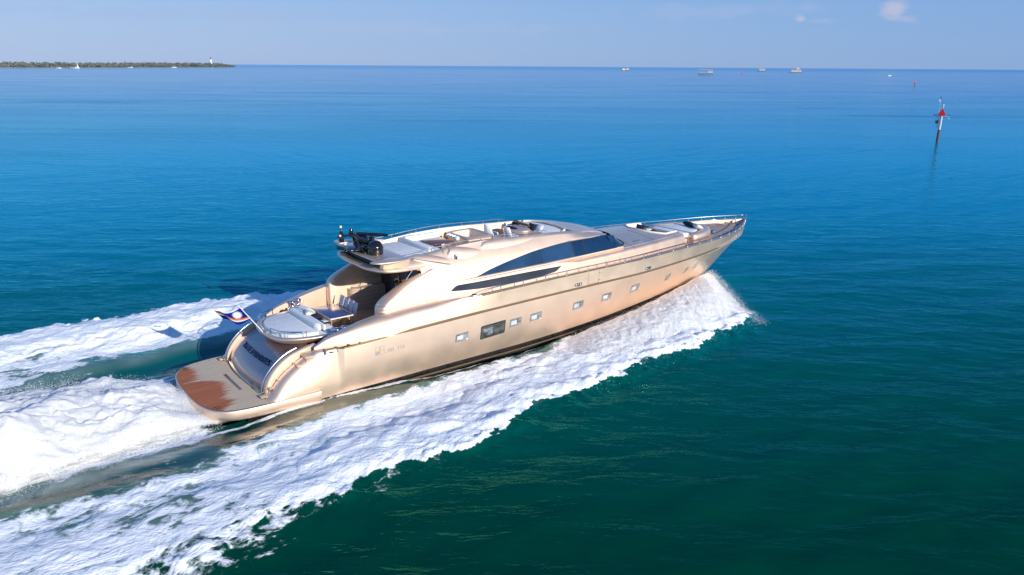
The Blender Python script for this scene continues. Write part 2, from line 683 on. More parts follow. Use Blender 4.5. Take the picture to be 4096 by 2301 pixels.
def pad_mat(name, col, step, axis=1, off=0.0):
    """cushion cloth with sewn seams every `step` metres"""
    t = NT(name)
    tc = t.n('ShaderNodeTexCoord').outputs['Object']
    sep = t.n('ShaderNodeSeparateXYZ', {0: tc})
    fr = t.math('FRACT', t.math('ADD', t.math('DIVIDE', t.math('SUBTRACT', sep.outputs[axis], off), step), 50.0))
    d = t.math('ABSOLUTE', t.math('SUBTRACT', fr, 0.5))
    h = t.mr(d, 0.0, 0.05)
    nz = t.noise(t.obj(), 6.0, 4.0)
    c = t.mix(nz, C4(tuple(q * 0.95 for q in col)), C4(tuple(min(1, q * 1.04) for q in col)))
    hh = t.math('ADD', t.math('MULTIPLY', h, 0.03), t.math('MULTIPLY', nz, 0.02))
    b = t.n('ShaderNodeBump', {'Strength': 0.8, 'Distance': 1.0, 'Height': hh})
    p = t.n('ShaderNodeBsdfPrincipled', {'Base Color': c, 'Roughness': 0.65, 'Normal': b.outputs[0]})
    return t.out(p.outputs[0])


M['pad_y'] = pad_mat('seamed_cushion', (0.77, 0.77, 0.77), 0.62, 1, 0.31)
M['pad_wide'] = pad_mat('wide_seamed_cushion', (0.77, 0.77, 0.76), 1.2, 1, 0.0)


def flag_mat():
    """deep blue, two rays widening towards the fly, white star near the hoist (u = along fly 0..1, v = 0..1)"""
    t = NT('flag_cloth')
    uv = t.n('ShaderNodeUVMap').outputs[0]
    sep = t.n('ShaderNodeSeparateXYZ', {0: uv})
    u, v = sep.outputs[0], sep.outputs[1]
    blue = (0.006, 0.022, 0.22, 1)

    def band(l0, l1, h0, h1):
        lo = t.math('ADD', t.math('MULTIPLY', u, l1 - l0), l0)
        hi = t.math('ADD', t.math('MULTIPLY', u, h1 - h0), h0)
        return t.math('MULTIPLY', t.math('GREATER_THAN', v, lo), t.math('LESS_THAN', v, hi))
    c = t.mix(band(0.03, 0.50, 0.15, 0.98), blue, (0.75, 0.74, 0.72, 1))
    c = t.mix(band(0.08, 0.72, 0.17, 0.985), c, (0.80, 0.16, 0.02, 1))
    du = t.math('SUBTRACT', t.math('MULTIPLY', u, 1.9), 0.50)
    dv = t.math('SUBTRACT', v, 0.68)
    r = t.math('SQRT', t.math('ADD', t.math('MULTIPLY', du, du), t.math('MULTIPLY', dv, dv)))
    ang = t.math('ARCTAN2', dv, du)
    saw = t.math('ABSOLUTE', t.math('SUBTRACT', t.math('FRACT', t.math('ADD', t.math('MULTIPLY', ang, 24 / (2 * math.pi)), 24.0)), 0.5))
    lim = t.math('ADD', 0.19, t.math('MULTIPLY', t.math('SUBTRACT', 0.5, saw), 0.24))
    c = t.mix(t.math('LESS_THAN', r, lim), c, (0.78, 0.78, 0.76, 1))
    d = t.n('ShaderNodeBsdfDiffuse', {'Color': c})
    tr = t.n('ShaderNodeBsdfTranslucent', {'Color': c})
    m = t.n('ShaderNodeMixShader', {0: 0.3, 1: d.outputs[0], 2: tr.outputs[0]})
    return t.out(m.outputs[0])


M['flag'] = flag_mat()
# ------------------------------------------------------------------ yacht: pose and lines (boat frame: x forward, y port, z up)
TH, TRIM = 0.6560042, 0.0098249
BX, BY = -13.0719, 28.3821
BOAT_ROT = (0.0, -TRIM, TH)
_c, _s = math.cos(TRIM), math.sin(TRIM)


def b2w(p):
    x, y, z = p
    X = 6 + (x - 6) * _c - z * _s
    Z = (x - 6) * _s + z * _c
    return (BX + X * math.cos(TH) - y * math.sin(TH), BY + X * math.sin(TH) + y * math.cos(TH), Z)


BOAT_LOC = b2w((0, 0, 0))


def on_boat(name, p, label, cat, group=None, rz=0.0):
    o = empty(name, b2w(p))
    o.rotation_euler = (0.0, -TRIM, TH + rz) if rz == 0 else (Matrix.Rotation(TH, 3, 'Z') @ Matrix.Rotation(-TRIM, 3, 'Y') @ Matrix.Rotation(rz, 3, 'Z')).to_euler()
    return tag(o, label, cat, group)


yacht = empty('motor_yacht', BOAT_LOC)
yacht.rotation_euler = BOAT_ROT
tag(yacht, 'long champagne gold motor yacht at speed with dark sweeping side windows', 'yacht')

B = pchip([1.5, 4, 8, 10, 22, 24, 26, 28, 30, 32, 33.5, 34.6, 35.4, 35.8, 36], [3.12, 3.25, 3.5, 3.55, 3.55, 3.42, 3.2, 2.92, 2.55, 2.08, 1.56, 1.02, .52, .24, 0])
YS = pchip([1.5, 4, 8, 10, 22, 24, 26.5, 28.4, 30.6, 32, 33.5, 34.6, 35.4, 35.9], [3.10, 3.2, 3.45, 3.5, 3.48, 3.33, 3.03, 2.72, 2.24, 1.84, 1.28, .80, .36, 0])
ZS = pchip([4.2, 5, 6.7, 8.3, 11.5, 16, 22, 28, 32, 36], [2.2, 2.17, 2.24, 2.34, 2.42, 2.47, 2.49, 2.5, 2.55, 2.62])
ZQ = pchip([1.4, 2.25, 2.55, 2.77, 3.15, 3.5, 3.9, 4.24, 4.5], [.3, .60, .80, 1.08, 1.43, 1.66, 1.90, 2.06, 2.18])
YC = pchip([1.5, 4, 8, 16, 20, 24, 27, 29, 30.5, 31.5, 32.1], [2.95, 3.05, 3.08, 3.05, 2.92, 2.48, 1.80, 1.18, .68, .28, 0])
ZC = pchip([1.5, 6, 10, 14, 18, 22, 25, 27, 29, 31, 32.1], [.15, .2, .22, .22, .3, .44, .50, .46, .34, .18, .10])
XE_C, XE_S, XE_B = 32.05, 35.9, 36.0


def xlev(X, xe):
    return X if X < 24 else 24 + (X - 24) * (xe - 24) / 12.0


def zs_top(X):
    return float(ZS(X)) if X >= 4.4 else float(ZQ(X))


def hull_pt(X, t):
    """starboard hull side between chine (t=0) and strake (t=1) at master station X"""
    xc, xs = xlev(X, XE_C), xlev(X, XE_S)
    x = xc + (xs - xc) * t
    zc, zs = float(ZC(xc)), zs_top(xs)
    z = zc + (zs - zc) * t
    yc, ys = float(YC(xc)), float(YS(xs))
    fl = 0.10 * sstep(22, 30, X) * 4 * t * (1 - t)
    bul = 0.07 * (1 - sstep(18, 26, X)) * 4 * t * (1 - t)
    y = yc + (ys - yc) * t - fl * sstep(36.2, 33, X) + bul
    o = 0.58 * (1 - sstep(3.9, 5.3, X))
    if o > 0:
        y = min(y, 3.14) - o * (1 - (1 - t ** 3.2) ** (1 / 2.2)) if t < 1 else min(y, 3.14) - o
    return (x, -max(y, 0.0), z)


def hull_y(x, z):
    X = x
    t = 0.5
    for _ in range(12):
        xs = xlev(X, XE_S)
        xc = xlev(X, XE_C)
        zc, zs = float(ZC(xc)), zs_top(xs)
        t = (z - zc) / (zs - zc)
        xe = XE_C + (XE_S - XE_C) * t
        X = x if x < 24 else 24 + (x - 24) * 12.0 / (xe - 24)
    return hull_pt(X, t)[1]


STN = list(np.concatenate([np.arange(1.5, 5.6, .14), np.arange(5.6, 24, .6), np.linspace(24, 36, 34)]))
TL = [0, .06, .15, .3, .45, .58, .68, .76, .83, .89, .94, .975, 1.0]
hb = MB()
rows = []
for X in STN:
    r = [hull_pt(X, t) for t in TL]
    if X < 4.6:                       # stern quarter: roll over the crest and drop to the stair well
        q = r[-1]
        r.append((q[0], q[1] + 0.05, q[2] - 0.01))
        r.append((q[0], q[1] + 0.07, min(0.58, q[2] - 0.02)))
    else:
        q = r[-1]
        k = min(0.10, abs(q[1]))
        r.append((q[0], q[1] + k, q[2]))
        r.append((q[0], q[1] + k, q[2] - 0.15))
    rows.append(r)
hb.grid2(rows)
st = rows[0]                          # blunt aft end under the platform
hb.add([p for p in st[:13]] + [(p[0], -p[1], p[2]) for p in st[:13]], [(i, i + 1, i + 14, i + 13) for i in range(12)])
hull = hb.build('hull', M['gold'], yacht, ang=50, each=False)

bb = MB()                             # black boot band under the chine, gold pin line, antifouling
pin = MB()
und = MB()
r1, r2, r3 = [], [], []
for X in STN:
    x, y, z = hull_pt(X, 0)
    w = sstep(34.6, 30, X)
    i1, i2, i3 = .10 * w, .12 * w, .16 * w
    ya, yb, yc_, yd = y + .03 * w, y + i1, y + i2, y + i3
    zz = z - 0.02
    r1.append([(x, y + .002, z), (x, ya, zz), (x, yb, zz - .24)])
    r2.append([(x, yb, zz - .24), (x, yb - .03 * w, zz - .25), (x, yb - .03 * w, zz - .30), (x, yc_, zz - .31)])
    und_y = yd
    r3.append([(x, yc_, zz - .31), (x, und_y, zz - .55), (x - .0, min(0, und_y + 1.4 * w), zz - .95), (x, 0, zz - 1.35 + 1.0 * sstep(26, 35, X))])
bb.grid2(r1)
pin.grid2(r2)
und.grid2(r3)
bb.build('boot_stripe', M['boot'], hull)
pin.build('pin_stripe', M['gold_dark'], hull)
und.build('antifouling', M['anti'], hull)

# bronze strake: a half-round moulding that steps thicker forward
sk = MB()
for sy in (-1, 1):
    rws = []
    for X in [x for x in STN if x >= 4.6]:
        x, y, z = hull_pt(X, 1.0)
        h = .035 + .03 * sstep(8.2, 8.35, X)
        pr = .035
        rws.append([(x, sy * (-y + pr * math.sin(a) - .012), z + .03 + h * math.cos(a)) for a in np.linspace(0, math.pi, 6)])
    sk.grid(rws)
sk.build('rub_strake', M['gold_dark'], hull)

# bulwark: shoulder aft, upright with a cap rail forward
YB = pchip([4.45, 5, 6, 7, 7.6, 8.5], [2.70, 2.86, 3.13, 3.38, 3.46, 3.46])
YT = pchip([4.45, 5, 6, 7, 8.8, 10.5, 12, 13], [2.66, 2.74, 2.82, 2.88, 3.0, 3.2, 3.44, 3.55])
ZT = pchip([4.45, 5, 5.8, 6.8, 7.8, 8.8, 11, 13, 20, 24, 28, 31, 34, 36], [2.27, 2.56, 2.77, 3.0, 3.13, 3.18, 3.21, 3.25, 3.3, 3.3, 3.24, 3.17, 3.2, 3.27])
YI = pchip([4.45, 5, 6, 8, 10, 12, 13], [2.58, 2.56, 2.54, 2.6, 2.75, 3.25, 3.40])


def bul_row(X):
    xs, xb = xlev(X, XE_S), xlev(X, XE_B)
    zb, zt = zs_top(xs) + .005, float(ZT(xb))
    yb = float(YB(X)) if X < 8.5 else float(YS(xs)) - .005
    yt = float(YT(X)) if X < 13 else float(B(xb))
    yi = float(YI(X)) if X < 13 else max(float(B(xb)) - .15, 0)
    w = sstep(9, 13, X)
    r = []
    for k in range(11):
        t = k / 10
        a = t * math.pi / 2
        y0, z0 = yt + (yb - yt) * math.cos(a) ** .95, zb + (zt - zb) * math.sin(a) ** .95
        y1, z1 = yb + (yt - yb) * t, zb + (zt - zb) * t
        r.append((xs + (xb - xs) * t, -(y0 + (y1 - y0) * w), z0 + (z1 - z0) * w))
    r.append((xb, -(yi + (yt - yi) * .25), zt + .012))
    r.append((xb, -yi, zt - .012))
    r.append((xb - .02 * w, -yi, 1.85 if X < 10 else 2.55))
    return r


bw = MB()
BST = [x for x in list(np.concatenate([np.arange(4.45, 13.2, .25), np.arange(13.2, 24, .6), np.linspace(24, 36, 34)]))]
bw.grid2([bul_row(X) for X in BST])
bulwark = bw.build('bulwark', M['gold'], yacht, ang=50, each=False)
capm = MB()
for sy in (-1, 1):
    rws = []
    for X in [x for x in BST if x >= 12.2]:
        xb = xlev(X, XE_B)
        y, z = float(B(xb)), float(ZT(xb))
        yi = max(y - .16, 0)
        rws.append([(xb, sy * (y + .012), z - .02), (xb, sy * (y + .012), z + .022), (xb, sy * (y - .03), z + .034), (xb, sy * yi, z + .026), (xb, sy * yi, z - .02)])
    capm.grid(rws)
capm.build('cap_rail', M['cap'], bulwark)

# mooring recess at the quarter: teak ledge, steel bollards, toe strip
for sy in (-1, 1):
    m = MB()
    m.grid([[(x, sy * min(3.22, -hull_pt(x, 1)[1] - .06), float(ZS(x)) - .12), (x, sy * 2.45, float(ZS(x)) - .10)] for x in np.arange(4.0, 7.4, .3)])
    m.build('mooring_ledge', M['teak'], yacht)
bol = MB()
bol.lathe([(.035, 0), (.035, .12), (.055, .15), (.055, .2), (.03, .22)], 10)
bol.lathe([(.06, -.01), (.06, .015)], 10)
bol0 = bol.build('bollard', M['rail'], yacht)
bol0.location = (4.75, -3.1, 2.06)
for sy in (-1, 1):
    for x in (4.75, 5.25, 5.75, 6.22, 6.48):
        if sy == -1 and x == 4.75:
            continue
        copy_part(bol0, yacht, (x, sy * (3.08 + .06 * (x - 4.75)), 2.06))
m = MB()
m.lathe([(.16, 0), (.17, .02), (.15, .05), (.10, .06)], 18, (5.02, -2.98, 2.06))
m.lathe([(.16, 0), (.17, .02), (.15, .05), (.10, .06)], 18, (5.02, 2.98, 2.06))
m.build('fairlead_ring', M['chrome'], yacht)

# swim platform
PO = [(0, 0), (.0, .6), (.03, 1.2), (.12, 1.8), (.30, 2.35), (.58, 2.72), (.95, 2.95), (1.5, 3.08), (2.2, 3.15), (3.0, 3.19), (3.8, 3.22), (4.4, 3.23)]
poh = catmull(PO, 4)
pout = [(x, y) for x, y in poh] + [(x, -y) for x, y in poh[::-1][:-1]]
pm = MB()


def pring(k, z, x1=4.4):
    return [(min(x + k * (1 if x < 1 else .5), x1), y * (1 - k * .3), z) for x, y in pout]


pm.grid([pring(.35, .12), pring(.12, .15), pring(.02, .24), pring(0, .38), pring(0, .53), pring(.012, .585), pring(.04, .60), pring(.055, .60)], cv=True, cap0=True)
plat = pm.build('swim_platform', M['gold'], yacht, ang=55)
dk = MB()
pin_ = [(x + .05 if x < 1 else x, y * .985 - (.03 if y > 0 else -.03 if y < 0 else 0)) for x, y in pout]
dk.add([(x, y, .612) for x, y in pin_], [tuple(range(len(pin_)))])
deck_p = dk.build('platform_deck', M['teak_wet'], plat, smooth=False)
m = MB()
m.box((1.87, -.16, .616), (.13, 2.05, .012), bev=.003)
m.build('hatch_strip', mat('grey_caulk_strip', (.25, .19, .18), .5), plat)
m = MB()
m.box((1.87, -.16, .6215), (.015, 1.98, .012))
m.build('hatch_slot', M['matt_black'], plat)
m = MB()
for p in ((.70, 2.42), (.58, -2.42)):
    m.tube([(p[0] - .12, p[1], .68), (p[0], p[1], .685), (p[0] + .12, p[1], .68)], [.012, .022, .012], 8)
    for d in (-.045, .045):
        m.tube([(p[0] + d, p[1], .61), (p[0] + d, p[1], .68)], .016, 6)
m.build('deck_cleat', M['matt_black'], plat)
m = MB()
for p in ((.34, 1.57), (.29, -1.8), (1.32, 2.78), (1.82, 2.86)):
    m.lathe([(.035, .61), (.035, .622), (.02, .628)], 10, (p[0], p[1], 0))
m.build('deck_socket', M['chrome'], plat)
# drives hanging under the platform
for y in (-1.75, 0, 1.75):
    m = MB()
    m.box((.85, y, .0), (.9, .62, .5), bev=.12)
    m.tube([(1.5, y, .0), (.2, y, -.05)], [.2, .26], 14)
    m.tube([(.25, y, -.05), (.05, y, -.05)], [.20, .16], 14)
    m.build('drive_nozzle', M['anti'], yacht)
m = MB()
m.box((1.6, 0, .02), (.12, 5.6, .9))
m.build('stern_plate', M['anti'], yacht)

# transom panel: convex door between the stairs, with side cheeks
TP = catmull([(2.33, .62), (2.37, .88), (2.56, 1.24), (2.92, 1.60), (3.38, 1.88), (3.9, 2.03), (4.5, 2.12)], 5)


def tr_pt(s, y, lift=0.0):
    """point on the transom; s along the profile (0..1), lift along its outward normal"""
    f = s * (len(TP) - 1)
    i = min(int(f), len(TP) - 2)
    a = f - i
    x = TP[i][0] * (1 - a) + TP[i + 1][0] * a
    z = TP[i][1] * (1 - a) + TP[i + 1][1] * a
    tx, tz = TP[i + 1][0] - TP[i][0], TP[i + 1][1] - TP[i][1]
    L = math.hypot(tx, tz)
    return (x + .045 * y * y * (1 - .3 * s) - tz / L * lift, y, z + tx / L * lift)


tm = MB()
tm.grid([[tr_pt(s, y) for y in np.linspace(-2.28, 2.28, 25)] for s in np.linspace(0, 1, 31)])
transom = tm.build('transom', M['gold_mirror'], yacht)
tm = MB()
for sy in (-1, 1):
    rws = []
    for s in np.linspace(0, 1, 31):
        yo, yi, h = 2.40, 2.18, .14 + .05 * s
        rws.append([tr_pt(s, sy * yi, -.02), tr_pt(s, sy * yi, h - .02), tr_pt(s, sy * (yi + .04), h), tr_pt(s, sy * (yo - .03), h), tr_pt(s, sy * yo, h - .03),
                    (tr_pt(s, sy * yo, 0)[0], sy * yo, tr_pt(s, sy * yo, 0)[2]), (max(tr_pt(s, sy * yo)[0], 2.6), sy * yo, .55)])
    tm.grid(rws, cap0=True)
tm.build('transom_cheek', M['gold'], transom, ang=30)
tm = MB()
tm.grid([[tr_pt(s, y, l) for y in np.linspace(-2.18, 2.18, 25)] for s, l in ((0.0, 0), (0.0, .06), (.02, .09), (.055, .09), (.065, .0))])
tm.build('transom_sill', M['frame'], transom)
tm = MB()
for sy in (-1, 1):
    tm.tube([tr_pt(s, sy * 2.2, .21 + .05 * s) for s in np.linspace(.05, .80, 18)], .026, 8)
    for s in (.06, .4, .78):
        tm.tube([tr_pt(s, sy * 2.2, .12), tr_pt(s, sy * 2.2, .21 + .05 * s)], .015, 6)
tm.build('transom_rail', M['rail'], transom)
# raised name letters across the transom
vs, fs = text_mesh("THE MINVES", 0.52, 0.035, 0.86)
xmax = max(v[0] for v in vs)
q = []
for v in vs:
    yy = 1.40 - v[0] / xmax * 3.0
    q.append(tr_pt(.46 + v[1] * .22, yy, .03 + v[2] * .7))
m = MB()
m.add(q, fs)
m.build('name_lettering', M['letter'], transom, smooth=False, each=False)

# stairs each side of the transom
for sy in (-1, 1):
    m = MB()
    mt = MB()
    n = 6
    for k in range(n):
        x0, x1 = 2.20 + k * .36, 2.20 + (k + 1) * .36
        z = .70 + k * .262
        yo = 2.9 if k > 3 else 2.66
        m.grid([[(x0, sy * 2.38, .5), (x0, sy * 2.38, z)], [(x0, sy * yo, .5), (x0, sy * yo, z)]])
        mt.box(((x0 + x1) / 2 - .015, sy * (2.38 + yo) / 2, z), (.40, yo - 2.38, .035), bev=.008)
    s_ = m.build('stair', M['beige'], yacht, smooth=False)
    mt.build('stair_tread', M['teak'], s_)

# aft deck, sunpad tub, seat
m = MB()
m.grid([[(x, y, 1.9) for y in np.linspace(-2.62, 2.62, 9)] for x in (4.3, 6, 8, 10.6)])
ck = m.build('cockpit_deck', M['teak_deck'], yacht, smooth=False)
m = MB()
m.grid([[(4.3, -2.62, 1.6), (4.3, 2.62, 1.6)], [(4.3, -2.62, 2.1), (4.3, 2.62, 2.1)]])
m.build('cockpit_bulkhead', M['gold'], yacht, smooth=False)
SO = catmull([(3.30, 0), (3.33, .55), (3.46, 1.1), (3.72, 1.5), (4.15, 1.80), (4.8, 2.02), (5.5, 2.12), (5.95, 2.14)], 5)
sout = SO + [(x, -y) for x, y in SO[::-1][:-1]]
sout = [(x, y) for x, y in sout]


def sring(k, z, dx=0.0):
    return [(x + (6 - x) * k * .55 + dx, y * (1 - k), z) for x, y in sout]


m = MB()
m.grid([sring(.42, 1.9, .25), sring(.30, 2.02, .15), sring(.16, 2.14), sring(.06, 2.26), sring(.012, 2.36), sring(0, 2.41), sring(.006, 2.445), sring(.03, 2.46), sring(.09, 2.465), sring(.10, 2.40)], cv=True)
tub = m.build('sunpad_tub', M['gold'], yacht, ang=60)
m = MB()
m.add([(x, y, 2.40) for x, y in [(a[0], a[1]) for a in sring(.098, 0)]], [tuple(range(len(sout)))])
m.add([(5.9, -2.1, 1.88), (5.9, 2.1, 1.88), (5.9, 2.1, 2.46), (5.9, -2.1, 2.46)], [(0, 1, 2, 3)])
m.build('tub_floor', M['white'], tub, smooth=False)
pad = [(3.62, 0), (3.64, .5), (3.76, .98), (4.02, 1.36), (4.42, 1.55), (5.12, 1.66)]
ph = catmull(pad, 5)
m = MB()
m.prism(ph + [(x, -y) for x, y in ph[::-1][:-1]], 2.40, 2.53, .05)
m.build('sun_cushion', M['pad_y'], tub)
m = MB()
rws = []
for y in np.linspace(-1.42, 1.72, 20):
    e = min(1, (min(y + 1.42, 1.72 - y) / .12 + .15)) ** .5
    rws.append([(5.28 + .15 * e * math.copysign(abs(math.cos(a)) ** .6, math.cos(a)), y, 2.53 + .17 * e * math.copysign(abs(math.sin(a)) ** .6, math.sin(a)) + .03) for a in np.linspace(0, 2 * math.pi, 17)[:-1]])
m.grid(rws, cv=True, cap0=True, cap1=True)
m.build('headrest', M['white'], tub)
m = MB()
m.box((5.68, .1, 2.46), (.46, 3.5, .12), bev=.05, seg=3)
m.box((5.46, .1, 2.60), (.12, 3.3, .26), bev=.05, seg=3)
m.build('aft_bench', M['white'], tub)
m = MB()
rp = [(4.55, -1.86, 2.72), (4.2, -1.74, 2.73), (3.85, -1.48, 2.74), (3.6, -1.12, 2.74), (3.47, -.6, 2.74)]
m.tube(catmull(rp, 5), .022, 8)
m.tube(catmull([(x, -y, z) for x, y, z in rp], 5), .022, 8)
for sy in (-1, 1):
    for x, y in ((4.5, 1.85), (3.78, 1.4), (3.48, .62)):
        m.tube([(x, sy * y, 2.45), (x, sy * y, 2.74)], .02, 6)
m.build('sunpad_rail', M['chrome'], tub)
m = MB()
for k, (x, y) in enumerate(((3.40, .42), (3.37, .2), (3.40, -.12), (3.42, -.3))):
    m.lathe([(.035, 2.44), (.035, 2.53), (.045, 2.55), (.02, 2.6)], 10, (x, y, 0))
m.build('staff_socket', M['chrome'], tub)
# side of tub: round port light and capstans
Rside = RX(rad(90))
m = MB()
m.lathe([(.20, 0), (.205, .03), (.17, .05), (.165, .02)], 22, (5.22, -2.13, 2.22), Rside)
pl_ = m.build('round_port', M['chrome'], yacht)
m = MB()
m.lathe([(.165, .02), (.1, .035), (.0, .04)], 22, (5.22, -2.13, 2.22), Rside)
m.build('pane', M['pane'], pl_)
m = MB()
m.lathe([(.15, 0), (.16, .04), (.11, .1), (.09, .2), (.12, .27), (.15, .3), (.14, .34), (.05, .37)], 18)
cap0_ = m.build('capstan', M['chrome'], yacht)
cap0_.location = (5.62, -2.36, 2.42)
copy_part(cap0_, yacht, (5.92, -2.42, 2.46))
copy_part(cap0_, yacht, (5.62, 2.36, 2.42))
copy_part(cap0_, yacht, (5.92, 2.42, 2.46))
m = MB()
for sy in (-1, 1):
    m.box((5.78, sy * 2.38, 2.2), (.75, .42, .46), bev=.08, seg=3)
    m.box((6.05, sy * 2.36, 2.62), (.12, .22, .32), RY(.3), bev=.03)
m.build('capstan_plinth', M['gold'], yacht)

# ------------------------------------------------------------------ superstructure
YW = pchip([2.5, 2.9, 3.4, 3.85, 4.2, 4.5, 4.8, 5.05, 5.3], [2.92, 2.90, 2.83, 2.68, 2.52, 2.37, 2.17, 1.98, 1.8])
YTR = pchip([10, 18, 20, 22, 24, 26, 27, 27.6], [2.86, 2.84, 2.80, 2.70, 2.54, 2.32, 2.18, 2.08])


def wall_y(x, z):
    y = float(YW(z))
    if x > 17:
        y = y - (2.86 - float(YTR(x))) * sstep(17, 20, x)
    return y


# lower house wall + trunk, from the aft end to the foredeck lounge
ZTOPC = pchip([10, 20, 22.5, 25, 27.6], [3.9, 3.92, 3.95, 3.93, 3.86])


def trunk_row(x):
    yt = float(YTR(x))
    fw = sstep(26.9, 27.62, x)          # rounded front end
    zt = 3.70 - .02 * fw
    r = [(x, -(yt + .03), 2.5), (x, -(yt + .02), 2.95)]
    for z, k in ((3.10, .012), (3.22, .0), (3.235, .014), (3.25, .0), (3.36, -.012), (3.46, -.04)):
        r.append((x, -(yt + k), z))
    for a in np.linspace(12, 90, 8):
        r.append((x, -(yt - .30 + .26 * math.cos(rad(a))), 3.46 + (zt - 3.46) * math.sin(rad(a))))
    op = 0.0 if x < 25.55 else 1.62 * min(1, max(0, (x - 25.55) / .9)) ** .42 * (float(YTR(x)) - .45) / 1.9
    op = min(op, yt - .42)
    ctr = float(ZTOPC(x))
    for f in (1, .72, .45, .2, 0.0):
        y = op + (yt - .32 - op) * f
        z = zt + .02 + (ctr - zt - .02) * (1 - (y / (yt - .3)) ** 2)
        r.append((x, -y, z))
    zb = r[-1][2]
    r.append((x, -max(op - .03, 0), zb - (.03 if op > 0 else 0)))
    r.append((x, -max(op - .04, 0), zb - (.52 if op > 0 else 0.0)))
    return r


tk = MB()
txs = list(np.arange(12.0, 25.4, .45)) + list(np.linspace(25.5, 26.6, 16)) + list(np.linspace(26.75, 27.55, 8))
trs = [trunk_row(x) for x in txs]
tk.grid2(trs)
for sy in (-1, 1):                   # closed front faces of the two arms
    e = [(p[0], sy * -p[1], p[2]) for p in trs[-1]]
    cen = (27.60, sy * 1.8, 3.1)
    tk.add(e + [(27.55, e[-1][1], 2.5), cen], [(i, (i + 1) % (len(e) + 1), len(e) + 1) for i in range(len(e) + 1)])
trunk = tk.build('coach_roof', M['gold'], yacht, ang=40, each=False)
# foredeck
m = MB()
rws = []
for X in np.linspace(12.3, 35.7, 50):
    y = max(float(B(X)) - .1, .02)
    z = 2.86 + .14 * sstep(29, 32.5, X)
    rws.append([(X, s * y, z + .07 * (1 - s * s)) for s in np.linspace(-1, 1, 13)])
m.grid(rws)
fdeck = m.build('side_deck', M['taupe'], yacht)
m = MB()
m.tube([(31.0, .02, 3.07), (35.4, .02, 3.07)], .018, 6)
for x in (32.4, 34.0):
    m.box((x, .35, 3.07), (.5, .5, .02), bev=.009)
m.build('deck_hatch', M['gold_dark'], fdeck)
m = MB()
for sx, sy in ((32.2, .0), (34.9, .25), (34.9, -.25)):
    m.lathe([(.10, 3.02), (.11, 3.08), (.07, 3.13), (.08, 3.18), (.03, 3.20)], 14, (sx, sy, 0))
m.build('windlass', M['chrome'], fdeck)

# aft wings of the house beside the cockpit
ZW = pchip([7.40, 7.43, 7.58, 8.2, 9.0, 9.84, 10.4], [2.95, 3.26, 3.49, 3.86, 4.22, 4.46, 4.60])
wing = MB()
rws = []
for x in list(7.40 + .5 * np.linspace(0, 1, 12) ** 2.0) + list(np.arange(8.1, 10.45, .2)):
    zt = float(ZW(x))
    rnd = .34 * (1 - math.sqrt(max(0, 1 - (1 - min((x - 7.40) / .38, 1)) ** 2)))
    yin = 2.22 + rnd * .3
    zr = .24 + .0 * x
    r = [(x, -(wall_y(x, 2.5) - rnd), 2.5)]
    for k in np.linspace(0, 1, 8):
        z = 2.9 + (max(zt - zr, 2.92) - 2.9) * k
        r.append((x, -(wall_y(x, z) - rnd), z))
    z0 = max(zt - zr, 2.92)
    y0 = wall_y(x, z0) - rnd
    for a in np.linspace(15, 90, 6):
        r.append((x, -(yin + .06 + (y0 - yin - .06) * math.cos(rad(a)) ** .8), z0 + (zt - z0) * math.sin(rad(a))))
    r.append((x, -yin, zt - .02))
    r.append((x, -(yin - .01), zt - .12))
    r.append((x, -(yin - .01), 1.9))
    rws.append(r)
wing.grid2(rws)
for sy in (-1, 1):
    e = [(p[0], sy * -p[1], p[2]) for p in rws[0]]
    wing.add(e, [tuple(range(len(e)))])
house = wing.build('house_wing', M['gold'], yacht, ang=42)
# grooves and round lamps at the wing's aft end
m = MB()
for z, x1 in ((3.0, 9.1), (3.12, 9.7), (3.26, 10.3), (3.41, 10.2)):
    for sy in (-1, 1):
        xs_ = list(7.43 + .5 * np.linspace(0, 1, 10) ** 1.6) + list(np.arange(8.1, x1, .3))
        m.tube([(x - .004, sy * (wall_y(x, z) + .002 - .34 * (1 - math.sqrt(max(0, 1 - (1 - min((x - 7.40) / .38, 1)) ** 2)))), z) for x in xs_], .010, 5)
m.build('vent_groove', M['gold_dark'], house)
m = MB()
for z in (2.95, 3.12, 3.29, 3.46):
    for sy in (-1, 1):
        m.ellip((7.45, sy * 2.52, z), (.025, .03, .03), 10, 6)
m.build('courtesy_lamp', M['chrome'], house)

# upper wall, rub bar and glazing band
ZWT = pchip([11.6, 12.2, 13.3, 14.6, 16.4, 18.3, 20.2, 21.3, 21.8, 22.3], [3.80, 3.84, 4.07, 4.29, 4.51, 4.61, 4.60, 4.50, 4.40, 4.25])


def z_edge(x):
    return float(ZWT(x)) if x > 11.6 else 3.80


m = MB()
rws = []
for x in np.arange(10.2, 21.6, .25):
    zt = 3.82 - .40 * sstep(16.0, 21.0, x)
    pr = .012 * sstep(21.4, 17, x)
    rws.append([(x, -(wall_y(x, z) + pr), z) for z in (2.5, 2.9, 3.05, 3.15, 3.25, 3.3 + (zt - 3.3) * .4, zt)] + [(x, -(wall_y(x, zt) - .12), zt + .02)])
m.grid2(rws)
m.build('house_side', M['gold'], yacht)
m = MB()
for sy in (-1, 1):
    rws = []
    for x in list(np.arange(11.15, 12.2, .12)) + list(np.arange(12.2, 22.3, .3)):
        g = min(1, (x - 11.14) / 1.2) ** .6
        k = sstep(16, 20, x)
        z0 = 3.80 - .03 * k
        hgt = (.075 + .03 * k) * g
        pr = (.085 - .02 * k) * g
        yb = wall_y(x, 3.8) - .03 - .10 * k
        rws.append([(x, sy * (yb + pr * math.sin(a)), z0 + hgt * math.cos(a)) for a in np.linspace(-.2, math.pi + .2, 10)])
    m.grid(rws)
m.build('house_moulding', M['gold'], yacht)


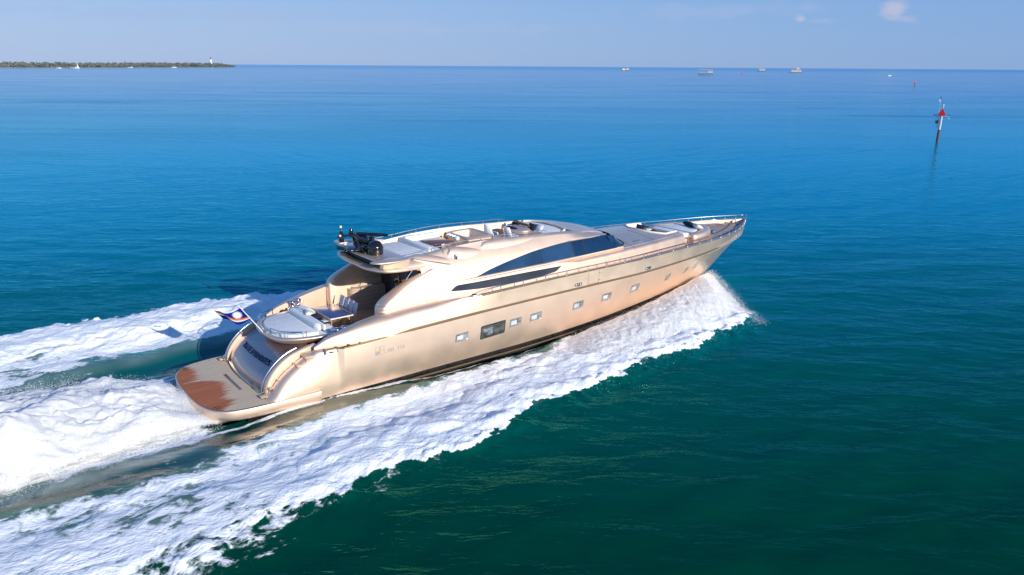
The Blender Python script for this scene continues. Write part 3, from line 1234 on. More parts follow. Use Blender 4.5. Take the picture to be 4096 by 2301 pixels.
def strip(x0, x1, zlo, zhi, off, n=10, k=6, sy=-1):
    return [[(x, sy * (wall_y(x, z) + off), z) for z in np.linspace(zlo(x), zhi(x), k)] for x in np.linspace(x0, x1, n)]


UP = [12.05, 13.74, 16.42, 18.53, 19.30, 21.6]
for sy in (-1, 1):
    for a, b in zip(UP[:-1], UP[1:]):
        m = MB()
        m.grid(strip(a + .012, b - .012, lambda x: 3.86 - .0 * x, lambda x: max(z_edge(x) + .02, 3.865), -.05, 14, 7, sy))
        w = m.build('upper_window', M['glass'] if b < 19 else M['glass_front'], yacht)
    m = MB()
    for x in UP[1:-1]:
        w_ = .014 if x < 18 else .03
        m.grid([[(x + d, sy * (wall_y(x, z) - .04), z) for z in np.linspace(3.86, z_edge(x), 6)] for d in (-w_, w_)])
    m.build('mullion', M['matt_black'], yacht)
# windscreen wrapping the front
m = MB()
rws = []
for t in np.linspace(0, 1, 8):
    row = []
    for a in np.linspace(-90, 90, 31):
        s, c_ = math.sin(rad(a)), math.cos(rad(a))
        yb_, xb_ = 2.42 * math.copysign(abs(s) ** .62, s), 21.55 + 1.25 * abs(c_) ** .75
        yt_, xt_ = 2.30 * math.copysign(abs(s) ** .62, s), 21.0 + .75 * abs(c_) ** .75
        zb_ = 3.86 + .07 * (1 - (yb_ / 2.42) ** 2)
        row.append((xb_ + (xt_ - xb_) * t, yb_ + (yt_ - yb_) * t, zb_ + (4.52 - zb_) * t))
    rws.append(row)
m.grid(rws)
m.build('windscreen', M['glass_front'], yacht)
m = MB()
m.tube([(21.55 + 1.30 * abs(math.cos(rad(a))) ** .75, 2.44 * math.copysign(abs(math.sin(rad(a))) ** .62, math.sin(rad(a))), 3.875 + .07 * (1 - math.sin(rad(a)) ** 2)) for a in np.linspace(-80, 80, 41)], .03, 6)
m.build('windscreen_seal', M['matt_black'], yacht)
m = MB()
for y0, y1 in ((.3, 1.5), (-1.5, -.3)):
    m.tube([(22.6, y0, 4.02), (22.35, (y0 + y1) / 2, 4.18), (22.5, y1, 4.03)], .014, 6)
m.build('windscreen_wiper', M['chrome'], yacht)

# lower smoked window with its pale surround
LB = pchip([10.9, 11.6, 13.02, 15.07, 16.96, 17.45], [3.48, 3.41, 3.31, 3.28, 3.37, 3.58])
LT = pchip([10.9, 11.35, 12.37, 15.07, 17.45], [3.49, 3.68, 3.66, 3.635, 3.60])
for sy in (-1, 1):
    m = MB()
    m.grid(strip(10.82, 17.55, lambda x: float(LB(x)) - .035, lambda x: float(LT(x)) + .03, .006, 50, 4, sy))
    fr = m.build('window_surround', M['frame'], yacht)
    m = MB()
    m.grid(strip(10.92, 17.44, lambda x: float(LB(x)), lambda x: float(LT(x)), .014, 50, 4, sy))
    m.build('lower_window', M['glass_low'], fr)
    m = MB()
    for x in (12.0, 13.8):
        m.grid([[(x + d, sy * (wall_y(x, z) + .02), z) for z in np.linspace(float(LB(x)), float(LT(x)), 4)] for d in (-.012, .012)])
    m.build('mullion', M['matt_black'], fr)

# roof: sweeping band, coaming, visor
ZCO = pchip([9.7, 12, 13.3, 15, 16, 17.2, 18.4, 19.4, 20.5, 21.5, 22.1, 22.3], [5.06, 5.24, 5.27, 5.21, 5.15, 5.10, 5.03, 4.93, 4.79, 4.55, 4.34, 4.24])
YE = pchip([18.3, 19.5, 20.5, 21.3, 21.8, 22.1, 22.25, 22.3], [2.36, 2.33, 2.22, 1.92, 1.5, 1.05, .6, .02])


def roof_row(x):
    ze, zc = z_edge(x), float(ZCO(x))
    ye = wall_y(x, ze) if x < 18.3 else float(YE(x))
    k = sstep(18.3, 20.0, x)
    r = [(x, -(ye - .10), ze + .03), (x, -ye, ze)]
    for t in np.linspace(.04, 1, 11):
        z = ze + (zc - .06 - ze) * t
        y = wall_y(x, z)
        if x > 18.3:
            yv = ye - (ye - ye * .80) * t ** 1.7
            y = y * (1 - k) + yv * k
        r.append((x, -min(y, ye), z))
    ytop = -r[-1][1]
    well = 1 - sstep(19.0, 19.32, x)
    yc = min(1.86, ytop - .03)
    r.append((x, -(yc), zc - .01))
    r.append((x, -(yc - .07), zc))
    yi = yc - .13
    crown = .10 * sstep(19.2, 21, x)
    for f, zz in ((1, .0), (.98, .06), (.97, .4), (.95, .62)):
        if well > .5:
            r.append((x, -yi * f, zc - zz if zz < .5 else 4.55))
        else:
            g = 1 - (zz / .62)
            r.append((x, -yi * g, zc + crown * (1 - g * g)))
    return r


m = MB()
rxs = list(np.arange(9.7, 18.3, .22)) + list(np.linspace(18.35, 19.15, 6)) + list(np.linspace(19.17, 22.3, 30))
rrs = [roof_row(x) for x in rxs]
m.grid2(rrs)
m.build('roof', M['gold'], yacht, ang=45, each=False)
m = MB()
m.grid([[(19.16, -1.72, 4.55), (19.16, 0, 4.55), (19.16, 1.72, 4.55)], [(19.16, -1.72, 4.93), (19.16, 0, 5.0), (19.16, 1.72, 4.93)]])
m.build('well_front', M['beige'], yacht, smooth=False)
m = MB()
m.grid([[(x, y, 4.55) for y in (-1.75, 0, 1.75)] for x in (8.6, 12, 16, 19.2)])
fly = m.build('fly_deck', M['beige'], yacht, smooth=False)
m = MB()
for sy in (-1, 1):
    m.grid([[(x, sy * 1.70, 4.56), (x, sy * 1.70, float(ZCO(x)) - .03)] for x in np.arange(9.75, 19.1, .4)])
m.build('coaming_lining', M['beige'], yacht)

# three overlapping scallops along each side of the roof
for sy in (-1, 1):
    for (xn, zn, xe_, zend, h, pr) in ((9.30, 4.93, 12.35, 4.50, .34, .22), (11.26, 5.02, 13.95, 4.72, .30, .22), (13.08, 5.06, 18.4, 4.98, .25, .20)):
        m = MB()
        rws = []
        L = xe_ - xn
        for t in np.linspace(0, 1, 34):
            w = math.sin(math.pi * t ** .50) ** .62 if 0 < t < 1 else 0.0
            x = xn + L * t
            zc = zn + (zend - zn) * t - .06 * math.sin(math.pi * t)
            yc = wall_y(x, zc) - .10 - .05 * t
            hw = max(h * w, .004)
            pw = max(pr * min(1, (t / .03)) ** .5 * (1 - .55 * t) * w ** .5, .004)
            row = []
            for a_ in np.linspace(0, 2 * math.pi, 25)[:-1]:
                yy, zz = math.cos(a_), math.sin(a_)
                zz2 = math.copysign(abs(zz) ** .85, zz)
                row.append((x + .35 * h * zz2 * (1 - t), sy * (yc + pw * (max(yy, 0) ** .8 if yy > 0 else yy * .6) - .50 * hw * zz2), zc + hw * zz2))
            rws.append(row)
        m.grid(rws, cv=True, cap0=True, cap1=True)
        m.build('roof_scallop', M['gold'], yacht, ang=60)

# aft overhang
OE = catmull([(7.62, 0), (7.63, .9), (7.70, 1.6), (7.90, 2.12), (8.25, 2.36), (8.9, 2.42), (9.6, 2.36), (10.5, 2.28)], 5)
oo = OE + [(x, -y) for x, y in OE[::-1][:-1]]


def oring(k, zf):
    return [(x + (9.4 - x) * k, y * (1 - k * .75), zf(x, y)) for x, y in oo]


def zlip(x, y):
    return 4.75 - .04 * (x - 7.6) - .04 * (1 - (y / 2.4) ** 2)


m = MB()
m.grid([oring(.10, lambda x, y: zlip(x, y) - .09), oring(.03, lambda x, y: zlip(x, y) - .07), oring(0, lambda x, y: zlip(x, y)), oring(.004, lambda x, y: zlip(x, y) + .04), oring(.03, lambda x, y: zlip(x, y) + .07), oring(.2, lambda x, y: zlip(x, y) + .09)], cv=True, cap0=True)
over = m.build('roof_overhang', M['gold'], yacht, ang=60)
m = MB()                              # sides of the overhang rising to the roof band
for sy in (-1, 1):
    rws = []
    for x in np.arange(7.95, 10.45, .12):
        zb_ = 4.73 - .04 * (x - 7.6)
        zt_ = min(4.84 + .24 * sstep(7.9, 9.6, x), 5.06)
        yo_ = float(np.interp(x, [7.9, 8.25, 8.9, 9.6, 10.5], [2.10, 2.34, 2.41, 2.35, 2.27]))
        rws.append([(x, sy * yo_, zb_)] + [(x, sy * (yo_ - (.06 + .26 * t) * t), zb_ + (zt_ - zb_) * t) for t in (.2, .4, .6, .8, 1)] + [(x, sy * (yo_ - .6), zt_ + .02), (x, sy * 1.7, zt_ + .03)])
    m.grid(rws)
m.build('overhang_side', M['gold'], over, ang=45)
m = MB()                              # mast deck and the dark recess below it
m.prism([(7.84, 0), (7.86, 1.3), (7.98, 1.95), (8.5, 2.1), (9.25, 2.05), (9.25, -2.05), (8.5, -2.1), (7.98, -1.95), (7.86, -1.3)], 5.08, 5.14, .02)
mdeck = m.build('mast_deck', M['gold'], yacht, ang=30)
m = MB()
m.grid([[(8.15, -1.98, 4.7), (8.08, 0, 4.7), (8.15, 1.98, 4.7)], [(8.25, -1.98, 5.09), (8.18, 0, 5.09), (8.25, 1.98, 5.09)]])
m.build('recess_face', M['dark_in_shade'], mdeck)  # recess shade put in as a near-black face
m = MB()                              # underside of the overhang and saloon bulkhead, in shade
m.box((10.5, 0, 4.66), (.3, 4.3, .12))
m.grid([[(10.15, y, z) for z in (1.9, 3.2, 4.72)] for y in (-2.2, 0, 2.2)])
m.build('saloon_bulkhead', M['dark_in_shade'], yacht, smooth=False)
m = MB()
for y in (-1.1, -.2, .7):
    m.box((10.10, y, 3.1), (.05, .82, 2.3), bev=.02)
sal = m.build('saloon_door', M['glass_low'], yacht)
m = MB()
cab = catmull([(8.30, 2.2), (8.34, 1.98), (8.5, 1.84), (9.0, 1.76), (9.6, 1.74), (10.1, 1.76)], 4)
m.grid([[(x, y, z) for x, y in cab] for z in (1.9, 2.4, 2.93)])
m.grid([[(x, y, 2.93) for x, y in cab], [(x, 2.22, 2.93) for x, y in cab]])
cabn = m.build('bar_cabinet', M['beige'], yacht, ang=30)
m = MB()
for z in (2.1, 2.3, 2.5, 2.7, 2.85):
    m.tube([(x, y - .004, z) for x, y in cab[2:]], .006, 4)
m.build('cabinet_groove', M['gold_dark'], cabn)
m = MB()
m.tube([(x, y + .02, 3.02) for x, y in cab[6:]], .016, 6)
for x, y in cab[6::4]:
    m.tube([(x, y + .02, 2.93), (x, y + .02, 3.02)], .012, 6)
m.build('cabinet_rail', M['rail'], cabn)
m = MB()
m.grid([[(x, 2.20, z) for x in np.linspace(8.5, 10.1, 5)] for z in (2.94, 3.2 )])
m.grid([[(8.9, 2.19, 3.32), (10.1, 2.19, 3.50)], [(8.9, 2.19, 3.44), (10.1, 2.19, 3.66)]])
m.build('wing_lining', M['beige'], yacht)
m = MB()
m.tube([(9.45, -2.2, 4.66), (9.0, -2.22, 4.18)], .022, 6)
m.build('overhang_strut', M['chrome'], yacht)
for sy in (-1, 1):                    # leaf shaped wing plates over the corners
    wl = catmull([(7.32 if sy < 0 else 7.9, 2.30), (7.55 if sy < 0 else 7.95, 2.55), (8.1, 2.66), (8.7, 2.60), (9.25, 2.34), (9.45, 2.16), (9.1, 2.02), (8.5, 1.92), (7.98, 1.95), (7.5 if sy < 0 else 7.93, 2.1)], 4, True)
    m = MB()
    O = [(x, sy * y) for x, y in wl]
    c0 = np.mean(O, 0)
    rws = []
    for k, z in ((.96, -.05), (.55, -.055), (.06, -.045), (0, -.015), (.02, .015), (.08, .03), (.5, .05), (.97, .055)):
        rws.append([(x + (c0[0] - x) * k, y + (c0[1] - y) * k, 5.20 + z + .03 * (8.4 - x)) for x, y in O])
    m.grid(rws, cv=True, cap0=True, cap1=True)
    m.build('wing_plate', M['gold'], yacht, ang=60)
    m = MB()
    m.grid([[(x, sy * y, 4.82), (x, sy * (y + .04), 5.19)] for x, y in ((7.95, 1.95), (8.0, 2.15), (8.5, 2.3), (9.2, 2.28))])
    m.build('wing_web', M['gold'], yacht)

# ------------------------------------------------------------------ mast group
m = MB()
m.grid([[(8.55 + dx * k, dy * k * 1.0, z) for dx, dy in ((-.42, -.34), (.35, -.30), (.35, .30), (-.42, .34))] for k, z in ((1, 5.10), (.8, 5.4), (.55, 5.62))], cv=True, cap0=True, cap1=True)
m.tube([(8.45, .15, 5.5), (8.0, .1, 5.75), (7.72, .05, 5.98)], [.16, .12, .09], 10)
m.tube([(7.85, .05, 5.98), (7.25, .0, 6.0), (6.98, .0, 5.99)], [.055, .05, .03], 8)
m.tube([(8.12, -.30, 5.12), (7.72, -.02, 5.98)], .035, 8)
m.tube([(8.12, .40, 5.12), (7.72, .1, 5.98)], .035, 8)
m.tube([(7.9, -.15, 5.55), (8.5, -.2, 5.35)], .03, 6)
m.box((7.95, .55, 5.32), (.9, 1.5, .07), bev=.02)
m.box((7.75, .9, 5.24), (.5, .9, .22), bev=.04)
m.tube([(8.5, .0, 5.6), (8.9, .3, 5.35), (9.0, .5, 5.1)], .05, 8)
mast = m.build('mast', M['black'], yacht, ang=45, each=False)
m = MB()
m.lathe([(.10, 0), (.11, .08), (.10, .26), (.07, .35), (.0, .385)], 14, (7.66, .02, 5.92))
m.lathe([(.07, 5.98), (.16, 6.0), (.13, 6.08), (.06, 6.2), (.025, 6.26), (.025, 6.36)], 14, (7.17, 0, 0))
m.lathe([(.10, 5.74), (.12, 5.82), (.08, 5.98)], 14, (7.17, 0, 0))
m.box((7.66, .15, 6.06), (.08, .08, .34), bev=.02)
m.build('gps_pod', M['black'], mast)
m = MB()
m.lathe([(.03, 6.36), (.05, 6.38), (.05, 6.46), (.02, 6.48)], 12, (7.17, 0, 0))
m.ellip((7.06, -.12, 6.06), (.055, .055, .055), 10, 7)
m.ellip((7.62, .62, 5.47), (.07, .07, .06), 10, 7)
m.ellip((8.13, -.31, 5.16), (.035, .035, .05), 8, 6)
m.ellip((8.25, .1, 5.58), (.04, .04, .04), 8, 6)
m.build('mast_lamp', mat('lamp_lens', (.75, .68, .6), .15, 0, .5), mast)
DOME = [(.30, 0), (.33, .03), (.335, .1), (.35, .14), (.36, .3)] + [(.36 * math.cos(rad(a)), .3 + .36 * math.sin(rad(a))) for a in range(10, 91, 10)]
m = MB()
m.lathe(DOME, 28)
dome = m.build('satellite_dome', M['black'], yacht)
dome.location = (8.46, -.62, 5.10)
copy_part(dome, yacht, (8.75, 1.35, 5.10))
m = MB()
m.lathe([(.13, 0), (.13, .2), (.08, .26)], 14, (8.85, .45, 5.45))
m.tube([(8.40, 1.02, 5.78), (8.46, .95, 5.79), (9.28, -.10, 5.79), (9.34, -.17, 5.78)], [.06, .075, .075, .06], 12)
m.box((8.85, .45, 5.28), (.3, .3, .36), bev=.05)
m.build('radar_scanner', M['black'], yacht)
m = MB()
for p in ((10.75, 1.78, 5.22, .42), (7.5, 1.0, 5.3, .0), (11.1, -2.0, 4.85, .75)):
    if p[3]:
        m.tube([p[:3], (p[0], p[1], p[2] + p[3])], [.012, .006], 5)
m.tube([(7.7, 1.0, 5.32), (6.9, 1.2, 5.30)], .01, 5)
m.tube([(9.3, -2.05, 5.1), (11.2, -2.48, 4.62)], .012, 5)
m.tube([(11.0, -2.14, 4.80), (11.3, -2.1, 4.84), (11.45, -2.16, 4.8)], .03, 6)
m.build('whip_antenna', M['matt_black'], yacht)
m = MB()
m.lathe([(.05, 4.72), (.07, 4.74), (.075, 4.92), (.06, 4.95)], 12, (11.62, -2.25, 0))
m.build('deck_lamp', M['chrome'], yacht)

# ------------------------------------------------------------------ flybridge fittings
def cushion(m, x0, x1, y0, y1, z0, z1, bev=.05):
    m.box(((x0 + x1) / 2, (y0 + y1) / 2, (z0 + z1) / 2), (x1 - x0, y1 - y0, z1 - z0), bev=bev, seg=3)


m = MB()
cushion(m, 9.27, 10.85, -1.66, 1.66, 4.60, 4.99, .06)
m.build('fly_sunpad', M['pad_wide'], yacht)
m = MB()
cushion(m, 10.86, 11.12, -1.15, 1.66, 4.56, 5.16, .08)
cushion(m, 11.12, 11.75, -1.15, 1.66, 4.56, 4.94, .08)
cushion(m, 11.12, 13.1, 1.40, 1.68, 4.56, 5.18, .06)
cushion(m, 11.75, 13.1, .98, 1.40, 4.56, 4.94, .06)
m.build('fly_sofa', M['white'], yacht)
m = MB()
m.box((12.28, .34, 5.02), (1.08, 1.26, .05), bev=.012)
ft = m.build('fly_table', M['walnut'], yacht)
m = MB()
m.box((12.28, .34, 4.78), (.16, .5, .44), bev=.03)
m.build('pedestal', M['chrome'], ft)
m = MB()
cushion(m, 12.65, 13.35, -1.6, -.9, 4.56, 4.86, .05)
m.box((11.9, -1.45, 4.72), (.5, .35, .3), bev=.03)
m.build('fly_locker', M['walnut'], yacht)
# spa pool
m = MB()
xo0, xo1, yo0, yo1 = 13.5, 15.12, -.42, 1.62


def rr(x0, x1, y0, y1, r, z, n=5):
    out = []
    for cx_, cy_, a0 in ((x1 - r, y1 - r, 0), (x0 + r, y1 - r, 90), (x0 + r, y0 + r, 180), (x1 - r, y0 + r, 270)):
        for k in range(n):
            a = rad(a0 + 90 * k / (n - 1))
            out.append((cx_ + r * math.cos(a), cy_ + r * math.sin(a), z))
    return out


def ins(d, r, z):
    return rr(xo0 + d, xo1 - d, yo0 + d, yo1 - d, r, z)


m.grid([ins(.05, .15, 4.55), ins(.06, .15, 4.98), ins(.0, .2, 5.02), ins(-.02, .22, 5.06), ins(.02, .2, 5.10), ins(.10, .2, 5.11), ins(.18, .2, 5.09), ins(.21, .2, 5.03), ins(.28, .16, 4.75), ins(.48, .12, 4.62)], cv=True, cap1=True)
spa = m.build('spa_pool', M['gold'], yacht, ang=50)
m = MB()
for x, y, z in ((13.9, .95, 4.86), (14.2, 1.36, 4.86), (14.6, 1.36, 4.86), (14.85, 1.0, 4.86), (14.85, .4, 4.86)):
    m.ellip((x, y, z), (.03, .03, .03), 8, 6)
m.build('spa_jet', M['chrome'], spa)
m = MB()
for y in (.55, .78, 1.0):
    m.tube([(13.42, y, 5.06), (13.2, y - .02, 5.06)], .07, 12)
m.ellip((13.3, .2, 5.02), (.13, .15, .13), 12, 8)
m.build('rolled_towels', M['white'], yacht)


def helm_seat(x, y, rz):
    m = MB()
    R_ = RZ(rz)

    def T(p):
        q = R_ @ Vector(p)
        return (q.x + x, q.y + y, q.z)
    m.box(T((0, 0, 4.92)), (.52, .56, .16), R_, bev=.06, seg=3)
    rws = []
    for t in np.linspace(0, 1, 9):
        w = .27 * (1 - .35 * t ** 3)
        z = 4.92 + .52 * t
        xb_ = -.24 - .12 * t
        row = []
        for s in np.linspace(-1, 1, 9):
            row.append(T((xb_ + .10 * s * s, w * s, z)))
        for s in np.linspace(1, -1, 9):
            row.append(T((xb_ - .08 + .10 * s * s, w * s, z)))
        rws.append(row)
    m.grid(rws, cv=True, cap0=True, cap1=True)
    m.tube([T((0, 0, 4.55)), T((0, 0, 4.86))], .08, 10)
    return m.build('helm_seat', M['white'], yacht, ang=50)


helm_seat(15.55, .45, .1)
helm_seat(15.95, -.75, -.1)
m = MB()
cushion(m, 15.5, 16.1, -1.62, -1.2, 4.56, 4.92)
m.build('side_seat', M['white'], yacht)
m = MB()
hc = catmull([(16.35, .55), (16.75, .78), (17.15, .6), (17.35, 0), (17.2, -.65), (16.85, -.95), (16.5, -.8), (16.35, -.3)], 5, True)
c0 = np.mean(hc, 0)
rws = [[(x + (c0[0] - x) * k, y + (c0[1] - y) * k, z) for x, y in hc] for k, z in ((.12, 4.55), (.03, 4.95), (0, 5.06), (.05, 5.14), (.25, 5.19), (.98, 5.2))]
m.grid(rws, cv=True, cap1=True)
hm = m.build('helm_console', M['gold'], yacht, ang=50)
m = MB()
m.ellip((16.55, -.05, 5.16), (.22, .42, .08), 16, 8, RY(.25))
m.build('instrument_pod', M['matt_black'], hm)
m = MB()
m.tube([(16.42 + .03 * math.sin(a), -.05 + .17 * math.cos(a), 5.20 + .17 * math.sin(a)) for a in np.linspace(0, 2 * math.pi, 21)[:-1]], .015, 6, closed=True)
m.build('steering_wheel', M['matt_black'], hm)
m = MB()
m.box((17.25, .15, 5.26), (.05, 1.3, .16), RY(-.5), bev=.02)
m.build('wind_deflector', M['gold_dark'], hm)
m = MB()
fp = [(17.5, -1.62), (17.5, 1.62), (18.3, 1.62), (18.72, 1.35), (18.92, .7), (18.98, 0), (18.92, -.7), (18.72, -1.35), (18.3, -1.62)]
m.prism(fp, 4.6, 5.0, .06)
m.build('forward_sunpad', M['pad_wide'], yacht)
m = MB()
m.tube(catmull([(18.5, 1.60, 5.0), (18.86, 1.35, 5.01), (19.08, .7, 5.03), (19.12, 0, 5.03), (19.08, -.7, 5.02), (18.86, -1.35, 5.0), (18.5, -1.62, 4.98)], 6), .07, 10)
m.build('bolster', M['ivory'], yacht)

# rails of the flybridge
def rail_part(name, pts, r=.02):
    m = MB()
    m.tube(catmull(pts, 5), r, 8)
    return m.build(name, M['rail'], yacht)


ps = MB()
ps.tube([(0, 0, 0), (0, 0, .03)], .034, 8)
ps.tube([(0, 0, 0), (0, 0, 1)], .02, 8)
post = ps.build('rail_post', M['rail'], yacht, each=False)
first_post = [True]


def put_post(x, y, z, h):
    if first_post[0]:
        post.location = (x, y, z)
        post.scale = (1, 1, h)
        first_post[0] = False
    else:
        c = copy_part(post, yacht, (x, y, z))
        c.scale = (1, 1, h)


for sy in (-1, 1):
    xs_ = [9.3, 10.6, 11.95, 13.3, 14.65, 16.0, 17.0]
    rail_part('fly_rail', [(x, sy * 1.80, float(ZCO(x)) + .155) for x in xs_] + [(17.3, sy * 1.80, float(ZCO(17.3)) + .10)])
    for x in xs_[1:]:
        put_post(x, sy * 1.80, float(ZCO(x)) - .01, .16)

# rail round the bow
RH = .21
xr = [11.7, 12.6, 13.2, 14.5, 15.85, 17.2, 18.6, 19.9, 21.2, 22.6, 23.9, 25.2, 26.6, 27.9, 29.2, 30.4, 31.5, 32.5, 33.4, 34.2, 34.9, 35.5, 35.85]


def rail_y(x):
    return float(B(x)) - .06


for sy in (-1, 1):
    pts = [(11.55, sy * 3.30, 3.25)] + [(x, sy * rail_y(x), float(ZT(x)) + RH * sstep(11.4, 13.0, x) + .02) for x in xr]
    rail_part('bow_rail', pts + [(36.05, sy * .12, 3.27 + RH)])
    for x in xr[2:]:
        put_post(x, sy * rail_y(x), float(ZT(x)) + .01, RH + .01)
m = MB()
m.tube([(36.05, -.12, 3.48), (36.09, 0, 3.48), (36.05, .12, 3.48)], .024, 8)
m.tube([(36.06, 0, 3.2), (36.08, 0, 3.52)], .03, 8)
m.build('bow_rail', M['chrome'], yacht)
m = MB()
m.grid([[(x, s * (rail_y(x) - .02), z) for z in (3.06, 3.10)] for x in np.arange(12.4, 30, .6) for s in (-1,)])
m.build('rail_toe', M['gold_dark'], yacht)
# little step in the bulwark where the side deck starts
m = MB()
m.grid([[(12.0, -3.46, 3.235), (12.05, -2.95, 3.22)], [(13.0, -3.47, 3.24), (12.6, -2.95, 3.0)]])
m.build('boarding_step', M['wood'], yacht)

# ------------------------------------------------------------------ hull openings
def hull_panel(x, z, w, h, off, r, n=5, slope=0.0, thick=0.02, sy=-1):
    """rounded plate laid on the hull side; rows of rings from outer to inner"""
    def ring(k, o):
        out = []
        for (px, pz, _) in rr(-w / 2 + k, w / 2 - k, -h / 2 + k, h / 2 - k, max(r - k, .01), 0, n):
            X, Z = x + px, z + pz + slope * px
            out.append((X, sy * (-hull_y(X, Z) + o), Z))
        return out
    return ring


def porthole(x, z, w, h, pane, frame, name='porthole'):
    ring = hull_panel(x, z, w + .12, h + .12, 0, .07, slope=.035)
    m = MB()
    m.grid([ring(0, .002), ring(.008, .014), ring(.035, .016), ring(.05, .006), ring(.06, -.0)], cv=True)
    o = m.build(name, frame, yacht, ang=25)
    m = MB()
    q = ring(.058, .004)
    m.add(q, [tuple(range(len(q)))])
    pn = m.build('pane', pane, o, smooth=False)
    if w > .5:
        k = .55 if w < 1 else .42
        m = MB()
        qq = [(X, hull_y(X, Z) - .004, Z) for X, Z in ((x - w * .44, z - h * .36 - w * .44 * .035), (x - w * .44 + w * k, z - h * .36 + (k - .44) * w * .035), (x - w * .44 + w * k, z + h * .30 + (k - .44) * w * .035), (x - w * .44, z + h * .30 - w * .44 * .035))]
        m.add(qq, [(0, 1, 2, 3)])
        m.build('blind', M['blind'] if w < 1 else M['pane'], o, smooth=False)
    return o


for x, z, w, h in ((11.1, 1.46, .58, .30), (14.14, 1.53, .60, .30), (15.36, 1.55, .60, .30), (18.12, 1.58, .60, .32), (20.13, 1.63, .60, .32), (22.32, 1.68, .58, .34), (25.47, 1.62, .42, .30), (27.51, 1.62, .36, .28), (28.66, 1.63, .34, .28), (30.29, 1.66, .34, .28)):
    porthole(x, z, w, h, M['pane'], M['frame'])
porthole(12.83, 1.42, 1.28, .56, M['pane_dark'], M['matt_black'], 'hull_window')
for x in (17.96, 23.0):
    o = None
    z = 2.71
    xb = x
    y = -(float(YS(x)) + (float(B(x)) - float(YS(x))) * .28)
    m = MB()
    rows_ = []
    for k, of in ((0, 0.0), (.01, .02), (.035, .025), (.05, .005), (.055, -.01)):
        rows_.append([(xb + px, y - of, z + pz) for px, pz, _ in rr(-.24 + k, .24 - k, -.10 + k, .10 - k, .095 - k, 0)])
    m.grid(rows_, cv=True)
    f_ = m.build('hawse_fairlead', M['chrome'], yacht, ang=30)
    m = MB()
    m.add(rows_[-1], [tuple(range(len(rows_[-1])))])
    m.build('opening', M['matt_black'], f_, smooth=False)
    m = MB()
    m.tube([(xb - .06, y - .02, z - .09), (xb - .06, y - .02, z + .09)], .025, 8)
    m.tube([(xb + .06, y - .02, z - .09), (xb + .06, y - .02, z + .09)], .025, 8)
    m.build('roller', M['chrome'], f_)
m = MB()
for a, b_ in (((18.62, 3.22), (18.62, 2.60)), ((19.34, 3.22), (19.34, 2.60)), ((18.62, 2.60), (19.34, 2.60))):
    m.tube([(a[0], -3.545 if a[1] > 3 else -3.5, a[1]), (b_[0], -3.50, b_[1])], .006, 5)
m.build('side_gate', M['gold_dark'], bulwark)
m = MB()
for z in (3.1, 2.72):
    m.box((19.36, -3.545 + (3.1 - z) * .1, z), (.14, .02, .03), bev=.006)
m.build('gate_hinge', M['chrome'], bulwark)
m = MB()
m.ellip((33.0, -1.62, 2.74), (.10, .05, .07), 12, 8)
m.ellip((33.0, 1.62, 2.74), (.10, .05, .07), 12, 8)
m.build('bow_lamp', M['chrome'], yacht)

# yard mark on the hull side
def hull_text(body, size, x0, z0, matl, name):
    vs, fs = text_mesh(body, size, .004)
    m = MB()
    m.add([(x0 + v[0], hull_y(x0 + v[0], z0 + v[1] + .03 * v[0]) - .006 - v[2], z0 + v[1] + .03 * v[0]) for v in vs], fs)
    m.build(name, matl, yacht, smooth=False, each=False)


hull_text("AB", .26, 7.34, 1.60, M['silver'], 'model_lettering')
hull_text("116", .26, 7.80, 1.62, M['silver'], 'model_lettering')
m = MB()
for (cx_, cz_, full) in ((6.90, 1.86, 0), (7.12, 1.87, 0), (6.90, 1.66, 1), (7.12, 1.67, 0)):
    def pt(dx, dz, o=.006):
        return (cx_ + dx, hull_y(cx_ + dx, cz_ + dz) - o, cz_ + dz)
    if full:
        m.add([pt(-.095, -.085), pt(.095, -.085), pt(.095, .085), pt(-.095, .085)], [(0, 1, 2, 3)])
        m.tube([pt(-.07, -.05, .012), pt(0, 0, .012), pt(.07, .05, .012)], .012, 5)
    else:
        m.tube([pt(-.085, -.075), pt(.085, -.075), pt(.085, .075), pt(-.085, .075)], .008, 4, closed=True)
m.build('yard_emblem', M['silver'], yacht, each=False)

# ------------------------------------------------------------------ foredeck lounge
m = MB()
rim = []
for x in list(np.linspace(25.56, 26.6, 14)) + [26.9, 27.2, 27.5]:
    rim.append((x, trunk_row(x)[-3][1], trunk_row(x)[-3][2] + .01))
path = rim[::-1] + [(p[0], -p[1], p[2]) for p in rim[1:]]
m.tube(path, .055, 8)
m.build('lounge_edge_cushion', M['ivory'], yacht)
m = MB()
m.grid([[(x, y, 3.28) for y in (-1.7, 0, 1.7)] for x in (25.5, 26.5, 28.5)])
m.build('lounge_floor', M['teak_deck'], yacht, smooth=False)
m = MB()
cushion(m, 25.75, 26.25, -1.2, 1.25, 3.28, 3.62)
cushion(m, 26.2, 27.5, 1.05, 1.5, 3.28, 3.62)
m.build('lounge_sofa', M['white'], yacht)
bo = catmull([(28.6, 0), (28.6, 1.3), (28.66, 1.78), (29.1, 1.84), (29.9, 1.70), (30.7, 1.36), (31.25, .8), (31.42, 0)], 5)
bl = bo + [(x, -y) for x, y in bo[::-1][:-1]]
m = MB()
c0 = np.array((29.7, 0))
rws = []
for k, z in ((.01, 2.82), (0, 3.0), (-.012, 3.12), (0, 3.14), (-.01, 3.25), (0, 3.36), (.03, 3.45), (.10, 3.51), (.22, 3.53), (.30, 3.48), (.34, 3.30)):
    rws.append([(x + (c0[0] - x) * k, y * (1 - k), z) for x, y in bl])
m.grid(rws, cv=True, cap1=True)
blk = m.build('lounge_block', M['gold'], yacht, ang=50)
m = MB()
